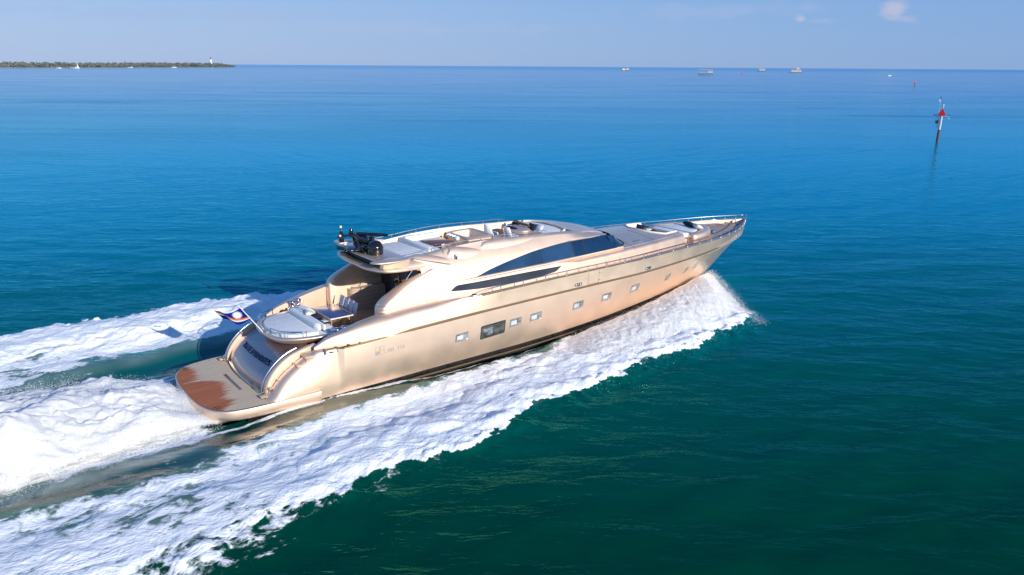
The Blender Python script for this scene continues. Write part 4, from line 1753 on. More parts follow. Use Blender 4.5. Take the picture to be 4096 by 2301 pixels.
m.prism([(27.95, -1.25), (27.95, 1.05), (28.6, 1.25), (29.4, 1.2), (30.0, .95), (30.35, .5), (30.42, 0), (30.3, -.6), (29.9, -1.0), (29.4, -1.25), (28.6, -1.4)], 3.28, 3.50, .07)
m.build('lounge_sunpad', M['pad_wide'], blk)
m = MB()
m.prism([(27.97, -1.22), (27.97, 1.02), (28.6, 1.22), (29.4, 1.2), (30.2, .5), (30.2, -.5), (29.4, -1.22), (28.6, -1.37)], 2.86, 3.28, .03)
m.build('lounge_plinth', M['gold'], blk)
m = MB()
m.box((27.45, .05, 3.54), (.95, 1.75, .04), bev=.012)
lt = m.build('lounge_table', M['walnut'], yacht)
m = MB()
m.box((27.45, .05, 3.38), (.12, .5, .3), bev=.02)
m.build('pedestal', M['chrome'], lt)
m = MB()
m.ellip((31.55, -.95, 3.06), (.18, .16, .20), 14, 9, None, 3)
m.build('anchor_locker', mat('grey_blue_cover', (.08, .14, .22), .3, 0, .3), yacht)
m = MB()
for y in (-1.86, -1.98):
    m.tube([(23.45, y - .0, 3.80), (23.5, y, 3.83), (24.0, y + .05, 3.83), (24.05, y + .05, 3.80)], .012, 6)
m.build('hatch_handle', M['chrome'], yacht)
m = MB()
for x in (22.9, 24.9):
    r_ = trunk_row(x)
    m.tube([(p[0], p[1] - .0, p[2] + .004) for p in r_[8:-2]], .008, 4)
m.tube([(20.5, -2.83, 3.40), (20.5, -2.86, 2.9)], .008, 4)
m.tube([(21.6, -2.75, 3.40), (21.6, -2.78, 2.9)], .008, 4)
m.build('panel_seam', M['gold_dark'], yacht)
# ------------------------------------------------------------------ loose things on board
tb = on_boat('dining_table', (6.62, .27, 1.9), 'folding deck table with dark blue top behind the aft sunpad', 'table')
m = MB()
m.box((0, 0, .72), (1.06, 2.0, .03), bev=.01)
m.build('table_top', M['navy_top'], tb)
m = MB()
for a in (-.53, .53):
    m.box((a, 0, .70), (.03, 2.02, .06), bev=.008)
for b in (-1.0, 1.0):
    m.box((0, b, .70), (1.06, .03, .06), bev=.008)
m.build('table_apron', M['ivory'], tb)
for sx in (-1, 1):
    for sy in (-1, 1):
        m = MB()
        m.box((sx * .42, sy * .8, .34), (.05, .05, .70), bev=.01)
        m.build('leg', M['wood'], tb)


def make_chair():
    t = on_boat('deck_chair', (0, 0, 0), 'folding chair', 'chair', 'folding chairs along the deck table')
    m = MB()
    m.box((-.18, 0, .45), (.44, .42, .03), bev=.01)
    m.build('seat', M['mesh_white'], t)
    m = MB()
    rws = []
    for z in np.linspace(.50, .98, 6):
        rws.append([(.06 + (z - .5) * .22 + .02 * (1 - (y / .2) ** 2), y, z) for y in np.linspace(-.195, .195, 6)])
    m.grid(rws)
    m.grid([[(p[0] + .012, p[1], p[2]) for p in r] for r in rws])
    m.build('backrest', M['mesh_white'], t)
    for sy in (-1, 1):
        m = MB()
        m.tube([(-.42, sy * .21, .0), (.0, sy * .21, .44), (.18, sy * .21, 1.0)], .018, 6)
        m.tube([(.1, sy * .20, .0), (-.36, sy * .20, .44)], .018, 6)
        m.build('leg', M['ivory'], t)
    m = MB()
    m.tube([(.05, -.2, .12), (.05, .2, .12)], .014, 6)
    m.tube([(-.38, -.2, .06), (-.38, .2, .06)], .014, 6)
    m.build('stretcher', M['wood'], t)
    return t


chair = make_chair()
CL = ['white folding deck chair closest to the near side of the gold yacht', 'white folding deck chair, second from the near side of the deck table', 'white folding deck chair, third from the near side of the deck table', 'white folding deck chair nearest the far bulwark']
for k, y in enumerate((.04, .50, .96, 1.42)):
    c = chair if k == 0 else copy_tree(chair)
    c.location = b2w((7.52, y, 1.9))
    c['label'] = CL[k]


def pillow(p, size, matl, label, rz=0.0, tilt=0.0, name='throw_pillow', roll=0.0, group=None):
    o = empty(name, b2w(p))
    m = MB()
    w, d, h = size
    rws = []
    for i, a in enumerate(np.linspace(-1, 1, 11)):
        row = []
        for b in np.linspace(-1, 1, 11):
            pin_ = (1 - abs(a) ** 2.6) * (1 - abs(b) ** 2.6)
            dr = 1 + .10 * (abs(a * b) ** 2)
            row.append((a * w / 2 * dr, b * d / 2 * dr, h / 2 * max(pin_, 0) ** .45))
        rws.append(row)
    m.grid(rws)
    m.grid([[(q[0], q[1], -q[2]) for q in r] for r in rws])
    bpy.data.objects.remove(o)
    o = m.build(name, matl)
    o.matrix_world = Matrix.Translation(b2w(p)) @ (Matrix.Rotation(TH, 4, 'Z') @ Matrix.Rotation(-TRIM, 4, 'Y') @ Matrix.Rotation(rz, 4, 'Z') @ Matrix.Rotation(tilt, 4, 'Y') @ Matrix.Rotation(roll, 4, 'X'))
    return tag(o, label, 'pillow', group)


pillow((26.0, .05, 3.86), (.5, .55, .18), M['navy'], 'larger dark pillow standing on the sofa aft of the foredeck table', .2, -1.1)
pillow((26.02, -.95, 3.80), (.36, .40, .16), M['navy'], 'small dark pillow at the near end of the foredeck sofa', -.3, -1.0)
pillow((26.05, -.55, 3.80), (.36, .34, .16), M['white'], 'small white pillow between two dark pillows on the foredeck sofa', .4, -1.1)
pillow((30.28, -.08, 3.62), (.42, .95, .30), M['navy'], 'big dark bolster pillow at the front of the foredeck sunpad', -.25, .25)
pillow((30.12, -.86, 3.62), (.45, .70, .28), M['ivory'], 'off-white pillow leaning beside the dark bolster on the foredeck', -.45, .35)
pillow((17.35, .75, 5.16), (.34, .5, .24), M['navy'], 'round dark pillow behind the steering console on the top deck', .2, -.7)
pillow((17.62, -.25, 5.12), (.36, .6, .2), M['navy'], 'dark pillow at the edge of the forward top deck sunpad', .0, -.9)
pillow((17.72, -.75, 5.13), (.34, .42, .2), M['mesh_white'], 'pale grey pillow next to the dark one on the top deck', .1, -.9)
pillow((5.72, .95, 2.70), (.48, .85, .26), M['white'], 'long white pillow on the bench beside the deck table', .15, .5)
pillow((5.60, .30, 2.70), (.44, .5, .26), M['ivory'], 'plump white pillow lying over a dark one by the deck table', -.3, .4)
pillow((5.74, -.05, 2.64), (.42, .46, .22), M['navy'], 'dark blue pillow under the plump white one on the aft bench', .2, .2)
o = pillow((5.70, -.62, 2.56), (.5, .78, .07), M['navy'], 'folded navy towel with a white patch on the aft bench', .1, .05, 'folded_towel')
o['category'] = 'towel'
m = MB()
m.box((.1, -.1, .045), (.2, .3, .02), bev=.006)
m.build('towel_patch', M['white'], o)

# ensign on its raked staff
fl = on_boat('flag', (3.36, 0, 2.44), 'blue flag with white star and orange stripe flying at the yacht\'s stern', 'flag')
m = MB()
m.tube([(0, 0, 0), (-.88, 0, 1.31)], [.022, .016], 8)
m.ellip((-.89, 0, 1.33), (.03, .03, .03), 8, 6)
m.build('flagstaff', M['white_paint'], fl)
nu, nv = 40, 16
vs, uvs = [], []
for i in range(nu + 1):
    u = i / nu
    for j in range(nv + 1):
        v = j / nv
        hx, hz = -.46 - .36 * v, .69 + .53 * v
        ph = u * 7.2 + (1 - v) * .9
        amp = .16 * u ** .7
        x = hx - 1.02 * u + .04 * math.sin(ph * 1.1)
        y = amp * math.sin(ph) + .12 * u
        z = hz - .22 * math.sin(math.pi * min(1, u * 1.25)) * (1 - .25 * v) + .10 * u * u - .05 * (1 - v) * u + .05 * amp * math.cos(ph * 1.4)
        z = z * (1 - .0) + (.95 - z) * .22 * u
        vs.append((x, y, z))
        uvs.append((u, v))
fs = [(i * (nv + 1) + j, (i + 1) * (nv + 1) + j, (i + 1) * (nv + 1) + j + 1, i * (nv + 1) + j + 1) for i in range(nu) for j in range(nv)]
me = bpy.data.meshes.new('flag_cloth')
me.from_pydata(vs, [], fs)
uvl = me.uv_layers.new(name='UVMap')
for lp in me.loops:
    uvl.data[lp.index].uv = uvs[lp.vertex_index]
me.materials.append(M['flag'])
me.polygons.foreach_set('use_smooth', [True] * len(me.polygons))
o = bpy.data.objects.new('flag_cloth', me)
COL.objects.link(o)
o.parent = fl


# person in the saloon doorway
def skinned(name, pts, edges, radii, matl, parent, sub=2):
    me = bpy.data.meshes.new(name)
    me.from_pydata(pts, edges, [])
    o = bpy.data.objects.new(name, me)
    COL.objects.link(o)
    md = o.modifiers.new('skin', 'SKIN')
    for k, sv in enumerate(me.skin_vertices[0].data):
        r = radii[k]
        sv.radius = r if hasattr(r, '__len__') else (r, r)
        sv.use_root = (k == 0)
    o.modifiers.new('sub', 'SUBSURF').levels = sub
    o.modifiers['sub'].render_levels = sub
    dg = bpy.context.evaluated_depsgraph_get()
    me2 = bpy.data.meshes.new_from_object(o.evaluated_get(dg))
    me2.polygons.foreach_set('use_smooth', [True] * len(me2.polygons))
    me2.materials.clear()
    me2.materials.append(matl)
    bpy.data.objects.remove(o)
    o = bpy.data.objects.new(name, me2)
    COL.objects.link(o)
    o.parent = parent
    return o


pr = on_boat('person', (9.58, -.35, 1.9), 'person in a bright blue shirt standing in the shaded cockpit doorway', 'person')
body = [(0, 0, .92), (0, 0, 1.12), (0, 0, 1.32), (.01, 0, 1.46), (.0, 0, 1.54), (.0, 0, 1.66), (.0, 0, 1.74),
        (0, .19, 1.42), (.03, .25, 1.16), (.12, .24, .94), (.16, .235, .86),
        (0, -.19, 1.42), (.04, -.25, 1.16), (.14, -.22, .95), (.18, -.21, .87),
        (0, .10, .86), (.03, .11, .48), (-.01, .12, .08), (.12, .13, .04),
        (0, -.10, .86), (.0, -.11, .48), (-.04, -.12, .08), (.10, -.13, .04)]
ed = [(0, 1), (1, 2), (2, 3), (3, 4), (4, 5), (5, 6), (3, 7), (7, 8), (8, 9), (9, 10), (3, 11), (11, 12), (12, 13), (13, 14), (0, 15), (15, 16), (16, 17), (17, 18), (0, 19), (19, 20), (20, 21), (21, 22)]
rd = [(.13, .16), (.12, .15), (.12, .17), (.08, .12), .055, (.10, .085), (.08, .07), .06, .045, .035, .03, .06, .045, .035, .03, .085, .06, .045, .04, .085, .06, .045, .04]
skinned('body', body, ed, rd, M['skin'], pr)
sh = [(0, 0, .90), (0, 0, 1.12), (0, 0, 1.32), (.01, 0, 1.45), (0, .20, 1.42), (.02, .255, 1.24), (0, -.20, 1.42), (.02, -.255, 1.24)]
skinned('shirt', sh, [(0, 1), (1, 2), (2, 3), (3, 4), (4, 5), (3, 6), (6, 7)], [(.155, .185), (.145, .175), (.145, .195), (.10, .13), .078, .07, .078, .07], M['shirt'], pr)
sh = [(0, 0, .92), (0, .10, .84), (.03, .11, .48), (-.01, .12, .12), (0, -.10, .84), (0, -.11, .48), (-.04, -.12, .12)]
skinned('trousers', sh, [(0, 1), (1, 2), (2, 3), (0, 4), (4, 5), (5, 6)], [(.145, .17), .10, .075, .06, .10, .075, .06], M['trouser'], pr)
m = MB()
m.ellip((-.015, 0, 1.715), (.105, .085, .085), 14, 9)
m.build('hair', M['hair'], pr)
m = MB()
for sy in (-1, 1):
    m.ellip((.0, sy * .082, 1.65), (.02, .012, .03), 8, 6)
    for k in range(4):
        m.tube([(.17 + .012 * k, sy * (.21 + .012 * k), .86), (.19 + .014 * k, sy * (.205 + .012 * k), .80), (.20 + .012 * k, sy * (.20 + .01 * k), .76 + .008 * k)], [.010, .009, .007], 6)
    m.tube([(.15, sy * .22, .88), (.13, sy * .20, .83), (.14, sy * .19, .80)], [.011, .010, .008], 6)
m.ellip((.103, 0, 1.64), (.02, .016, .022), 8, 6)
m.build('face_and_fingers', M['skin'], pr)

# ------------------------------------------------------------------ channel marker and birds
mk = empty('channel_marker', (79.46, 146.2, 0))
tag(mk, 'tall wooden pile beacon with a red triangle board and perched birds', 'channel marker')
mk.rotation_euler = (0, 0, rad(-28))
m = MB()
m.tube([(.0, 0, -1.5), (.02, 0, 1.2), (.05, 0, 2.3)], [.24, .23, .21], 14)
m.build('lower_pile', M['pile'], mk)
m = MB()
m.tube([(.05, 0, 2.3), (.08, 0, 3.4), (.1, 0, 5.2)], [.22, .21, .20], 14)
m.build('upper_pile', M['pile_pale'], mk)
for k, (dy, rz) in enumerate(((-.26, 0), (.26, math.pi))):
    m = MB()
    R_ = RZ(rz)
    tri = [Vector((-.72, 0, 4.85)), Vector((.72, 0, 4.85)), Vector((0, 0, 6.25))]
    q = [R_ @ p + Vector((.08, dy, 0)) for p in tri]
    n = Vector((0, .03, 0))
    m.add([p - n for p in q] + [p + n for p in q], [(0, 1, 2), (5, 4, 3), (0, 1, 4, 3), (1, 2, 5, 4), (2, 0, 3, 5)])
    m.build('red_board', M['red'], mk, smooth=False)
m = MB()
m.box((.1, 0, 4.78), (2.6, .12, .08))
m.box((.1, 0, 4.60), (.14, 1.0, .08))
m.tube([(-.45, .1, 4.8), (-.47, .1, 7.9)], .035, 6)
m.tube([(.1, 0, 5.2), (.12, 0, 6.6)], .06, 8)
m.lathe([(.12, 6.5), (.14, 6.6), (.14, 6.8), (.08, 6.95)], 10, (.12, 0, 0))
m.build('beacon_frame', M['pile_pale'], mk)
m = MB()
for dx in (-.5, -.26):
    m.tube([(dx, -.3, 2.6), (dx, -.3, 4.8)], .035, 6)
for z in np.arange(2.8, 4.8, .35):
    m.tube([(-.5, -.3, z), (-.26, -.3, z)], .025, 6)
m.build('ladder', M['pile'], mk)
m = MB()
m.box((-.55, .05, 3.7), (.5, .08, .6), RZ(.3), bev=.02)
m.build('solar_panel', M['matt_black'], mk)


def bird_mesh(m, s=1.0, fly=False):
    if fly:
        rws = []
        for t in np.linspace(-1, 1, 15):
            y = t * .62 * s
            c_ = .13 * s * (1 - abs(t)) ** .5 + .02 * s
            z = .10 * s * abs(t) * (1.3 - abs(t))
            x0 = -.06 * s * abs(t) * 1.6
            rws.append([(x0 + c_ * .6, y, z), (x0, y, z + .018 * s), (x0 - c_, y, z), (x0, y, z - .012 * s)])
        m.grid(rws, cv=True, cap0=True, cap1=True)
        m.ellip((0, 0, 0), (.28 * s, .07 * s, .065 * s), 12, 8)
        m.ellip((.30 * s, 0, .02 * s), (.06 * s, .04 * s, .04 * s), 10, 6)
        m.tube([(.34 * s, 0, .02 * s), (.44 * s, 0, .0)], [.02 * s, .004], 6)
        m.grid([[(-.22 * s, -.03 * s, 0), (-.22 * s, .03 * s, 0)], [(-.42 * s, -.08 * s, .0), (-.42 * s, .08 * s, .0)]])
    else:
        m.ellip((0, 0, .22 * s), (.13 * s, .10 * s, .24 * s), 12, 9, RY(.45))
        m.tube([(.08 * s, 0, .38 * s), (.13 * s, 0, .52 * s), (.15 * s, 0, .60 * s)], [.05 * s, .035 * s, .04 * s], 8)
        m.ellip((.17 * s, 0, .62 * s), (.055 * s, .04 * s, .04 * s), 10, 6)
        m.tube([(.20 * s, 0, .62 * s), (.31 * s, 0, .60 * s)], [.018 * s, .004], 6)
        m.tube([(-.08 * s, 0, .10 * s), (-.24 * s, 0, -.10 * s)], [.06 * s, .03 * s], 6)
        for sy in (-1, 1):
            m.tube([(.0, sy * .04 * s, .06 * s), (.02 * s, sy * .04 * s, -.04 * s)], .012 * s, 5)


def perch(dx, dz, matl, label, rz, s=.62, dy=0.0):
    m = MB()
    bird_mesh(m, s)
    o = m.build('perched_bird', matl)
    w = Matrix.Rotation(rad(-28), 3, 'Z') @ Vector((dx, dy, 0))
    o.location = (79.46 + w.x, 146.2 + w.y, dz)
    o.rotation_euler = (0, 0, rz)
    tag(o, label, 'bird', 'birds perched on the beacon')


perch(-.46, 7.92, M['bird'], 'dark bird on the thin pole topping the beacon', 2.6, .66, .1)
perch(-1.12, 4.84, M['bird'], 'dark bird at the outer left end of the beacon crossbar', 2.9, .62)
perch(-.80, 4.84, M['bird'], 'dark bird close beside the red triangle board', .2, .5)
perch(1.28, 4.84, M['bird'], 'dark bird at the right end of the beacon crossbar', .1, .62)
perch(.12, 6.98, M['bird'], 'small bird on the lamp above the red triangle', .4, .45)
m = MB()
m.box((-.62, .1, 7.55), (.26, .05, .32), bev=.02)
m.box((1.30, 0, 4.40), (.16, .10, .26), bev=.03)
m.build('white_fitting', M['white_paint'], mk)
m = MB()
bird_mesh(m, .62, True)
o = m.build('flying_bird', M['bird'])
o.location = (52.9, 92.9, .42)
o.rotation_euler = (rad(18), 0, rad(25))
tag(o, 'dark seabird gliding just above the open water', 'bird')


def small_marker(loc, h, s, label, lean=0.0, green=False):
    t = empty('daymark_post', loc)
    tag(t, label, 'channel marker')
    t.rotation_euler = (0, lean, 0)
    m = MB()
    m.tube([(0, 0, -1), (0, 0, h)], .22 * s, 10)
    m.build('pile', M['pile'], t)
    m = MB()
    pts = [(-1 * s, -.1, h - .2), (1 * s, -.1, h - .2), (0, -.1, h + 1.7 * s)] if not green else [(-.8 * s, -.1, h - .2), (.8 * s, -.1, h - .2), (.8 * s, -.1, h + 1.3 * s), (-.8 * s, -.1, h + 1.3 * s)]
    k = len(pts)
    m.add(pts + [(p[0], .1, p[2]) for p in pts], [tuple(range(k)), tuple(range(2 * k - 1, k - 1, -1))] + [(i, (i + 1) % k, (i + 1) % k + k, i + k) for i in range(k)])
    m.build('board', M['red'] if not green else mat('green_daymark', (.02, .35, .14), .5), t, smooth=False)


small_marker((312.5, 620.2, 0), 3.0, 1.1, 'red triangle on a slim leaning pile in the dark water patch', rad(4))
small_marker((440.3, 1539.4, 0), 2.2, 2.0, 'far red daymark between two stilt houses')
small_marker((467.7, 2499.9, 0), 1.6, 1.5, 'tiny faint red daymark near the horizon by the twin huts')
small_marker((889.6, 1914.7, 0), 3.0, 1.6, 'distant green square daymark right of the stilt houses', 0, True)

# ------------------------------------------------------------------ stilt houses on the flats
def stilt_house(loc, rz, label, w, d, deck_z, wall_h, matl, porch=0.0, upper=None, dock=0.0, gable=1.6, piles=8):
    t = empty('stilt_house', loc)
    t.rotation_euler = (0, 0, rz)
    tag(t, label, 'house', 'stilt houses standing in the sea')
    m = MB()
    for x in np.linspace(-w / 2 + .4, w / 2 - .4, piles):
        for y in np.linspace(-d / 2 + .4, d / 2 - .4, 3):
            m.tube([(x, y, -2), (x, y, deck_z)], .28, 6)
    for y in (-d / 2, d / 2):
        m.tube([(-w / 2, y, .6), (w / 2, y, deck_z - .5)], .12, 5)
    m.build('piles', M['pile'], t)
    m = MB()
    m.box((0, 0, deck_z), (w, d, .35))
    for y in (-d / 2, d / 2):
        m.box((0, y, deck_z + 1.0), (w, .08, .08))
        for x in np.linspace(-w / 2, w / 2, piles * 2):
            m.box((x, y, deck_z + .55), (.08, .08, .95))
    m.build('deck', M['pale'], t)
    x0, x1 = -w / 2 + porch, w / 2 - .8
    m = MB()
    m.box(((x0 + x1) / 2, 0, deck_z + wall_h / 2), (x1 - x0, d - 2.2, wall_h))
    if upper:
        m.box((upper[0], 0, deck_z + wall_h + upper[2] / 2 + .4), (upper[1], d * .5, upper[2]))
    m.build('wall', matl, t, smooth=False)
    m = MB()
    zr = deck_z + wall_h + .03
    rx0, rx1 = -w / 2 - .2, w / 2 + .2
    m.add([(rx0, -d / 2 - .3, zr), (rx1, -d / 2 - .3, zr), (rx1, d / 2 + .3, zr), (rx0, d / 2 + .3, zr), (rx0 + gable, 0, zr + gable), (rx1 - gable, 0, zr + gable)],
          [(0, 1, 5, 4), (1, 2, 5), (2, 3, 4, 5), (3, 0, 4), (0, 3, 2, 1)])
    if upper:
        zz = deck_z + wall_h + upper[2] + .45
        m.box((upper[0], 0, zz), (upper[1] + .6, d * .5 + .6, .3))
    m.build('roof', M['roof'], t, smooth=False)
    for x in np.linspace(x0 + 1.2, x1 - 1.2, max(3, int((x1 - x0) / 3))):
        m = MB()
        m.box((x, -(d - 2.2) / 2 - .05, deck_z + wall_h * .52), (1.2, .1, 1.3))
        m.build('window', M['glass_low'], t, smooth=False)
    if dock:
        m = MB()
        m.box((-w / 2 - dock / 2, 0, 1.6), (dock, 3.0, .3))
        for x in np.linspace(-w / 2 - dock, -w / 2, 5):
            m.tube([(x, -1.3, -2), (x, -1.3, 3.0)], .25, 6)
            m.tube([(x, 1.3, -2), (x, 1.3, 3.0)], .25, 6)
        m.build('dock', M['pile_pale'], t)


stilt_house((360.7, 2618.7, 0), rad(8), 'small cream hut, left half of the distant pair on stilts', 10, 9, 3.0, 5.0, M['cream'], 0.0, None, 0, 1.5, 4)
stilt_house((405.4, 2847.7, 0), rad(8), 'small pale hut with a jetty, right half of the distant pair', 10, 9, 3.5, 4.5, M['cream'], 0.0, None, 4, 1.5, 4)
stilt_house((331.0, 1375.0, 0), rad(-14), 'long stilt house with open porch and white end room', 24, 12, 4.8, 4.3, M['pale'], 16.5, None, 6, 1.2, 10)
stilt_house((845.4, 2722.9, 0), rad(-20), 'grey stilt house with a dark jetty between two larger houses', 21, 12, 4.5, 6.0, M['pale'], 3.0, None, 8, 2.0, 6)
stilt_house((747.1, 2111.2, 0), rad(-20), 'cream stilt house with a small upper storey, rightmost of the row', 26, 15, 3.8, 5.6, M['cream'], 1.0, (3.5, 6.5, 4.5), 7, 1.0, 9)


# ------------------------------------------------------------------ boats far off
def boat(loc, rz, L, label, sail=False, cabin=True):
    t = empty('sailing_boat' if sail else 'motor_boat', loc)
    t.rotation_euler = (0, 0, rz)
    tag(t, label, 'sailing boat' if sail else 'motor boat', None if sail else 'white boats lying off the island')
    m = MB()
    rws = []
    for s in np.linspace(0, 1, 12):
        x = -L / 2 + L * s
        w = L * .15 * (1 - max(0, (s - .45) / .55) ** 2.2)
        h = L * .09 * (1 + .5 * s * s)
        rws.append([(x, -w, h), (x, -w * .85, 0), (x, 0, -L * .04), (x, w * .85, 0), (x, w, h)])
    m.grid(rws, cap0=True)
    m.grid([[r[0], (r[0][0], 0, r[0][2] + L * .01), r[-1]] for r in rws])
    m.build('hull', M['white_paint'], t)
    if cabin:
        m = MB()
        m.box((-.02 * L, 0, L * .15), (L * .38, L * .18, L * .12), bev=L * .02)
        m.box((-.08 * L, 0, L * .24), (L * .26, L * .19, L * .015))
        m.build('cabin', M['white_paint'], t)
        m = MB()
        m.box((-.02 * L, 0, L * .165), (L * .385, L * .184, L * .035))
        m.build('cabin_window', M['glass_low'], t)
    if sail:
        m = MB()
        m.tube([(0, 0, 0), (0, 0, L * 1.05)], .12, 6)
        m.tube([(0, 0, L * .22), (-L * .42, 0, L * .22)], .1, 6)
        m.build('mast', M['pile_pale'], t)
        m = MB()
        rws = []
        for z in np.linspace(0, 1, 8):
            rws.append([(L * (.12 + .34 * (1 - z) * s + .02), .6 * math.sin(math.pi * s) * (1 - z) * 1.5, L * (.16 + .62 * z)) for s in np.linspace(0, 1, 6)])
        m.grid(rws)
        m.build('sail', M['sail'], t)


boat((-1165.9, 2132.1, 0), rad(-10), 18, 'small sailing boat with a pale sail set, off the wooded island', True)
boat((-1353.3, 2143.8, 0), rad(-8), 12, 'white boat nearest the left edge, under the wooded shore')
boat((-1163.7, 2046.1, 0), rad(-15), 15, 'white boat just left of the sailing boat')
boat((-1322.1, 2381.2, 0), rad(-5), 17, 'low white boat close against the shore behind the sailing boat')
boat((-1283.2, 2677.7, 0), rad(-5), 18, 'white boat off the middle of the wooded shore', cabin=False)
boat((-1195.1, 2814.9, 0), rad(-5), 18, 'white boat off the shore nearest the lighthouse', cabin=True)
boat((703.9, 1494.1, 0), rad(10), 8, 'lone white speedboat on open water at the right horizon')

# ------------------------------------------------------------------ island, wood, lighthouse
isl = catmull([(-1480, 400), (-1400, 1300), (-1336, 2078), (-1305, 2360), (-1288, 2660), (-1262, 3100), (-1232, 3500), (-1222, 3590), (-1260, 3650), (-1420, 3640), (-1600, 3300), (-1700, 2400), (-1800, 400)], 6)
m = MB()
c0 = np.mean(np.array(isl), 0)
m.grid([[(x + (c0[0] - x) * k, y + (c0[1] - y) * k * .3, z) for x, y in isl] for k, z in ((-.01, -.5), (.0, .25), (.06, 1.0), (.3, 1.6), (.9, 1.8))], cv=True, cap1=True)
o = m.build('island', mat('pale_sand', (.42, .36, .28), .9), None)
tag(o, kind='structure')
V, Fq = [], []
nt = 0
rr_ = np.random.default_rng(11)
shore = pchip([400, 1300, 2078, 2360, 2660, 3100, 3500, 3640], [-1480, -1400, -1336, -1305, -1288, -1262, -1236, -1250])
cents = []
for k in range(2600):
    y = rr_.uniform(700, 3610)
    dep = rr_.random() ** 1.6 * 170 + 10
    x = shore(y) - dep
    big = .78 + .3 * fbm(np.array([y * .006]), np.array([dep * .02]), 3, 5)[0] + .16 * rr_.standard_normal()
    h = (12.6 + 3.0 * sstep(2500, 3300, y)) * np.clip(big, .5, 1.35) * (1 - .38 * sstep(3470, 3610, y)) * (.62 + .38 * min(1, dep / 30))
    cents.append((x, y, h))
for x, y, h in cents:
    nl = 46
    r = rr_.uniform(3.0, 5.6)
    th = rr_.uniform(0, 2 * np.pi, nl)
    cz = rr_.random(nl)
    rad_ = r * np.sqrt(np.clip(1 - (2 * cz - 1) ** 2, .05, 1)) * rr_.uniform(.55, 1.05, nl)
    P = np.stack([x + rad_ * np.cos(th), y + rad_ * np.sin(th), 1.0 + (h - 1.0) * (.25 + .75 * cz)], 1)
    a = rr_.standard_normal((nl, 3))
    b = rr_.standard_normal((nl, 3))
    a /= np.linalg.norm(a, axis=1, keepdims=True)
    b -= a * np.sum(a * b, 1, keepdims=True)
    b /= np.linalg.norm(b, axis=1, keepdims=True)
    s = rr_.uniform(.8, 1.9, (nl, 1))
    q = np.stack([P - a * s - b * s * .7, P + a * s - b * s * .7, P + a * s + b * s * .7, P - a * s + b * s * .7], 1)
    V.append(q.reshape(-1, 3))
V = np.concatenate(V)
Fq = np.arange(len(V)).reshape(-1, 4)
tt = NT('haze_tinted_foliage')
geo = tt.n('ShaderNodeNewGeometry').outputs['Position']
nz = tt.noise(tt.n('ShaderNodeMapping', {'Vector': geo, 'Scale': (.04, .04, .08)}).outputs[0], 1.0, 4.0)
col = tt.mix(tt.mr(nz, .3, .7), (.13, .165, .155, 1), (.195, .22, .19, 1))  # haze put into the leaf colour as a grey-blue cast
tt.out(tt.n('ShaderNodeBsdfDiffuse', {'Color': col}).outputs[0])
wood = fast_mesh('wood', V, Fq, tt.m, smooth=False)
tag(wood, 'low dense wood covering the far island along the left horizon', 'wood', kind='stuff')

lh = empty('lighthouse', (-1300, 3440, 0))
tag(lh, 'white lighthouse with a dark lantern above the wood on the island', 'lighthouse')
m = MB()
m.lathe([(4.4, 0), (4.2, 4), (3.0, 33), (2.9, 34)], 20)
m.build('tower', M['white_paint'], lh)
m = MB()
m.lathe([(3.6, 34), (3.7, 34.4), (3.7, 35.4)], 16)
m.lathe([(2.1, 34.4), (2.1, 38), (2.4, 38.1), (1.6, 39.6), (.2, 41), (.15, 43)], 16)
m.build('lantern', M['matt_black'], lh)
# ------------------------------------------------------------------ the sea: one sheet, fine near the yacht and reaching past the horizon
def axis(a, b, d, far, g=1.09):
    core = list(np.arange(a, b + 1e-6, d))
    step, x = d, b
    up = []
    while x < far:
        step *= g
        x += step
        up.append(x)
    step, x = d, a
    dn = []
    while x > -far:
        step *= g
        x -= step
        dn.append(x)
    return np.array(dn[::-1] + core + up)


XS = axis(-11, 38, .10, 60000)
YS_ = axis(-27, 22, .10, 60000)
X, Y = np.meshgrid(XS, YS_, indexing='ij')
S = -Y
nearw = sstep(160, 60, np.hypot(X - 10, Y))

YO = pchip([-40, -30, -12, -4, -1, 1.4, 4.7, 8.4, 14.3, 20, 24, 27.3], [15, 13, 10.7, 10.2, 10.2, 10.1, 9.85, 9.5, 8.75, 8.2, 7.8, 7.2])
YIN = pchip([-40, -6.8, -2.4, .8, 6, 12.3, 18, 24, 28, 31.5], [7.2, 5.2, 5.3, 4.6, 3.95, 3.85, 3.4, 2.5, 1.3, .35])
PO_ = pchip([-40, -12, -5, 1.2, 7.5, 9.8, 16, 24, 28], [20, 14.6, 13.2, 12.9, 11.9, 11.2, 9.4, 7.4, 6.5])
PI_ = pchip([-40, -6, -2, 3.4, 8, 16, 24, 31.5], [8, 6.0, 6.8, 7.2, 6.3, 4.4, 2.6, .35])
n1 = fbm(X * .32, Y * .10, 3, 1) - .5
n2 = fbm(X * 1.15, Y * .35, 3, 2) - .5
n3 = fbm(X * .5, Y * .5, 4, 3) - .5
n4 = fbm(X * 1.6, Y * 2.4, 4, 4) - .5
n5 = fbm(X * 3.6, Y * 3.6, 3, 6) - .5
n6 = fbm(X * 1.5, Y * 1.5, 4, 7) - .5
wx = sstep(29.5, 26.5, X)
so_ = YO(X) + n1 * 1.5 + n2 * .5 + n6 * 1.0 + n5 * .55
si_ = YIN(X) + n1 * .8 + n3 * .8
po_ = PO_(X) + n1 * 1.5 + n2 * .5 + n6 * 1.0 + n5 * .55
pi_ = PI_(X) + n1 * .8 + n3 * .8


def band(s, o, i, soft_o=.28, soft_i=1.1):
    return sstep(0, soft_o, o - s) * sstep(-.3, soft_i, s - i)


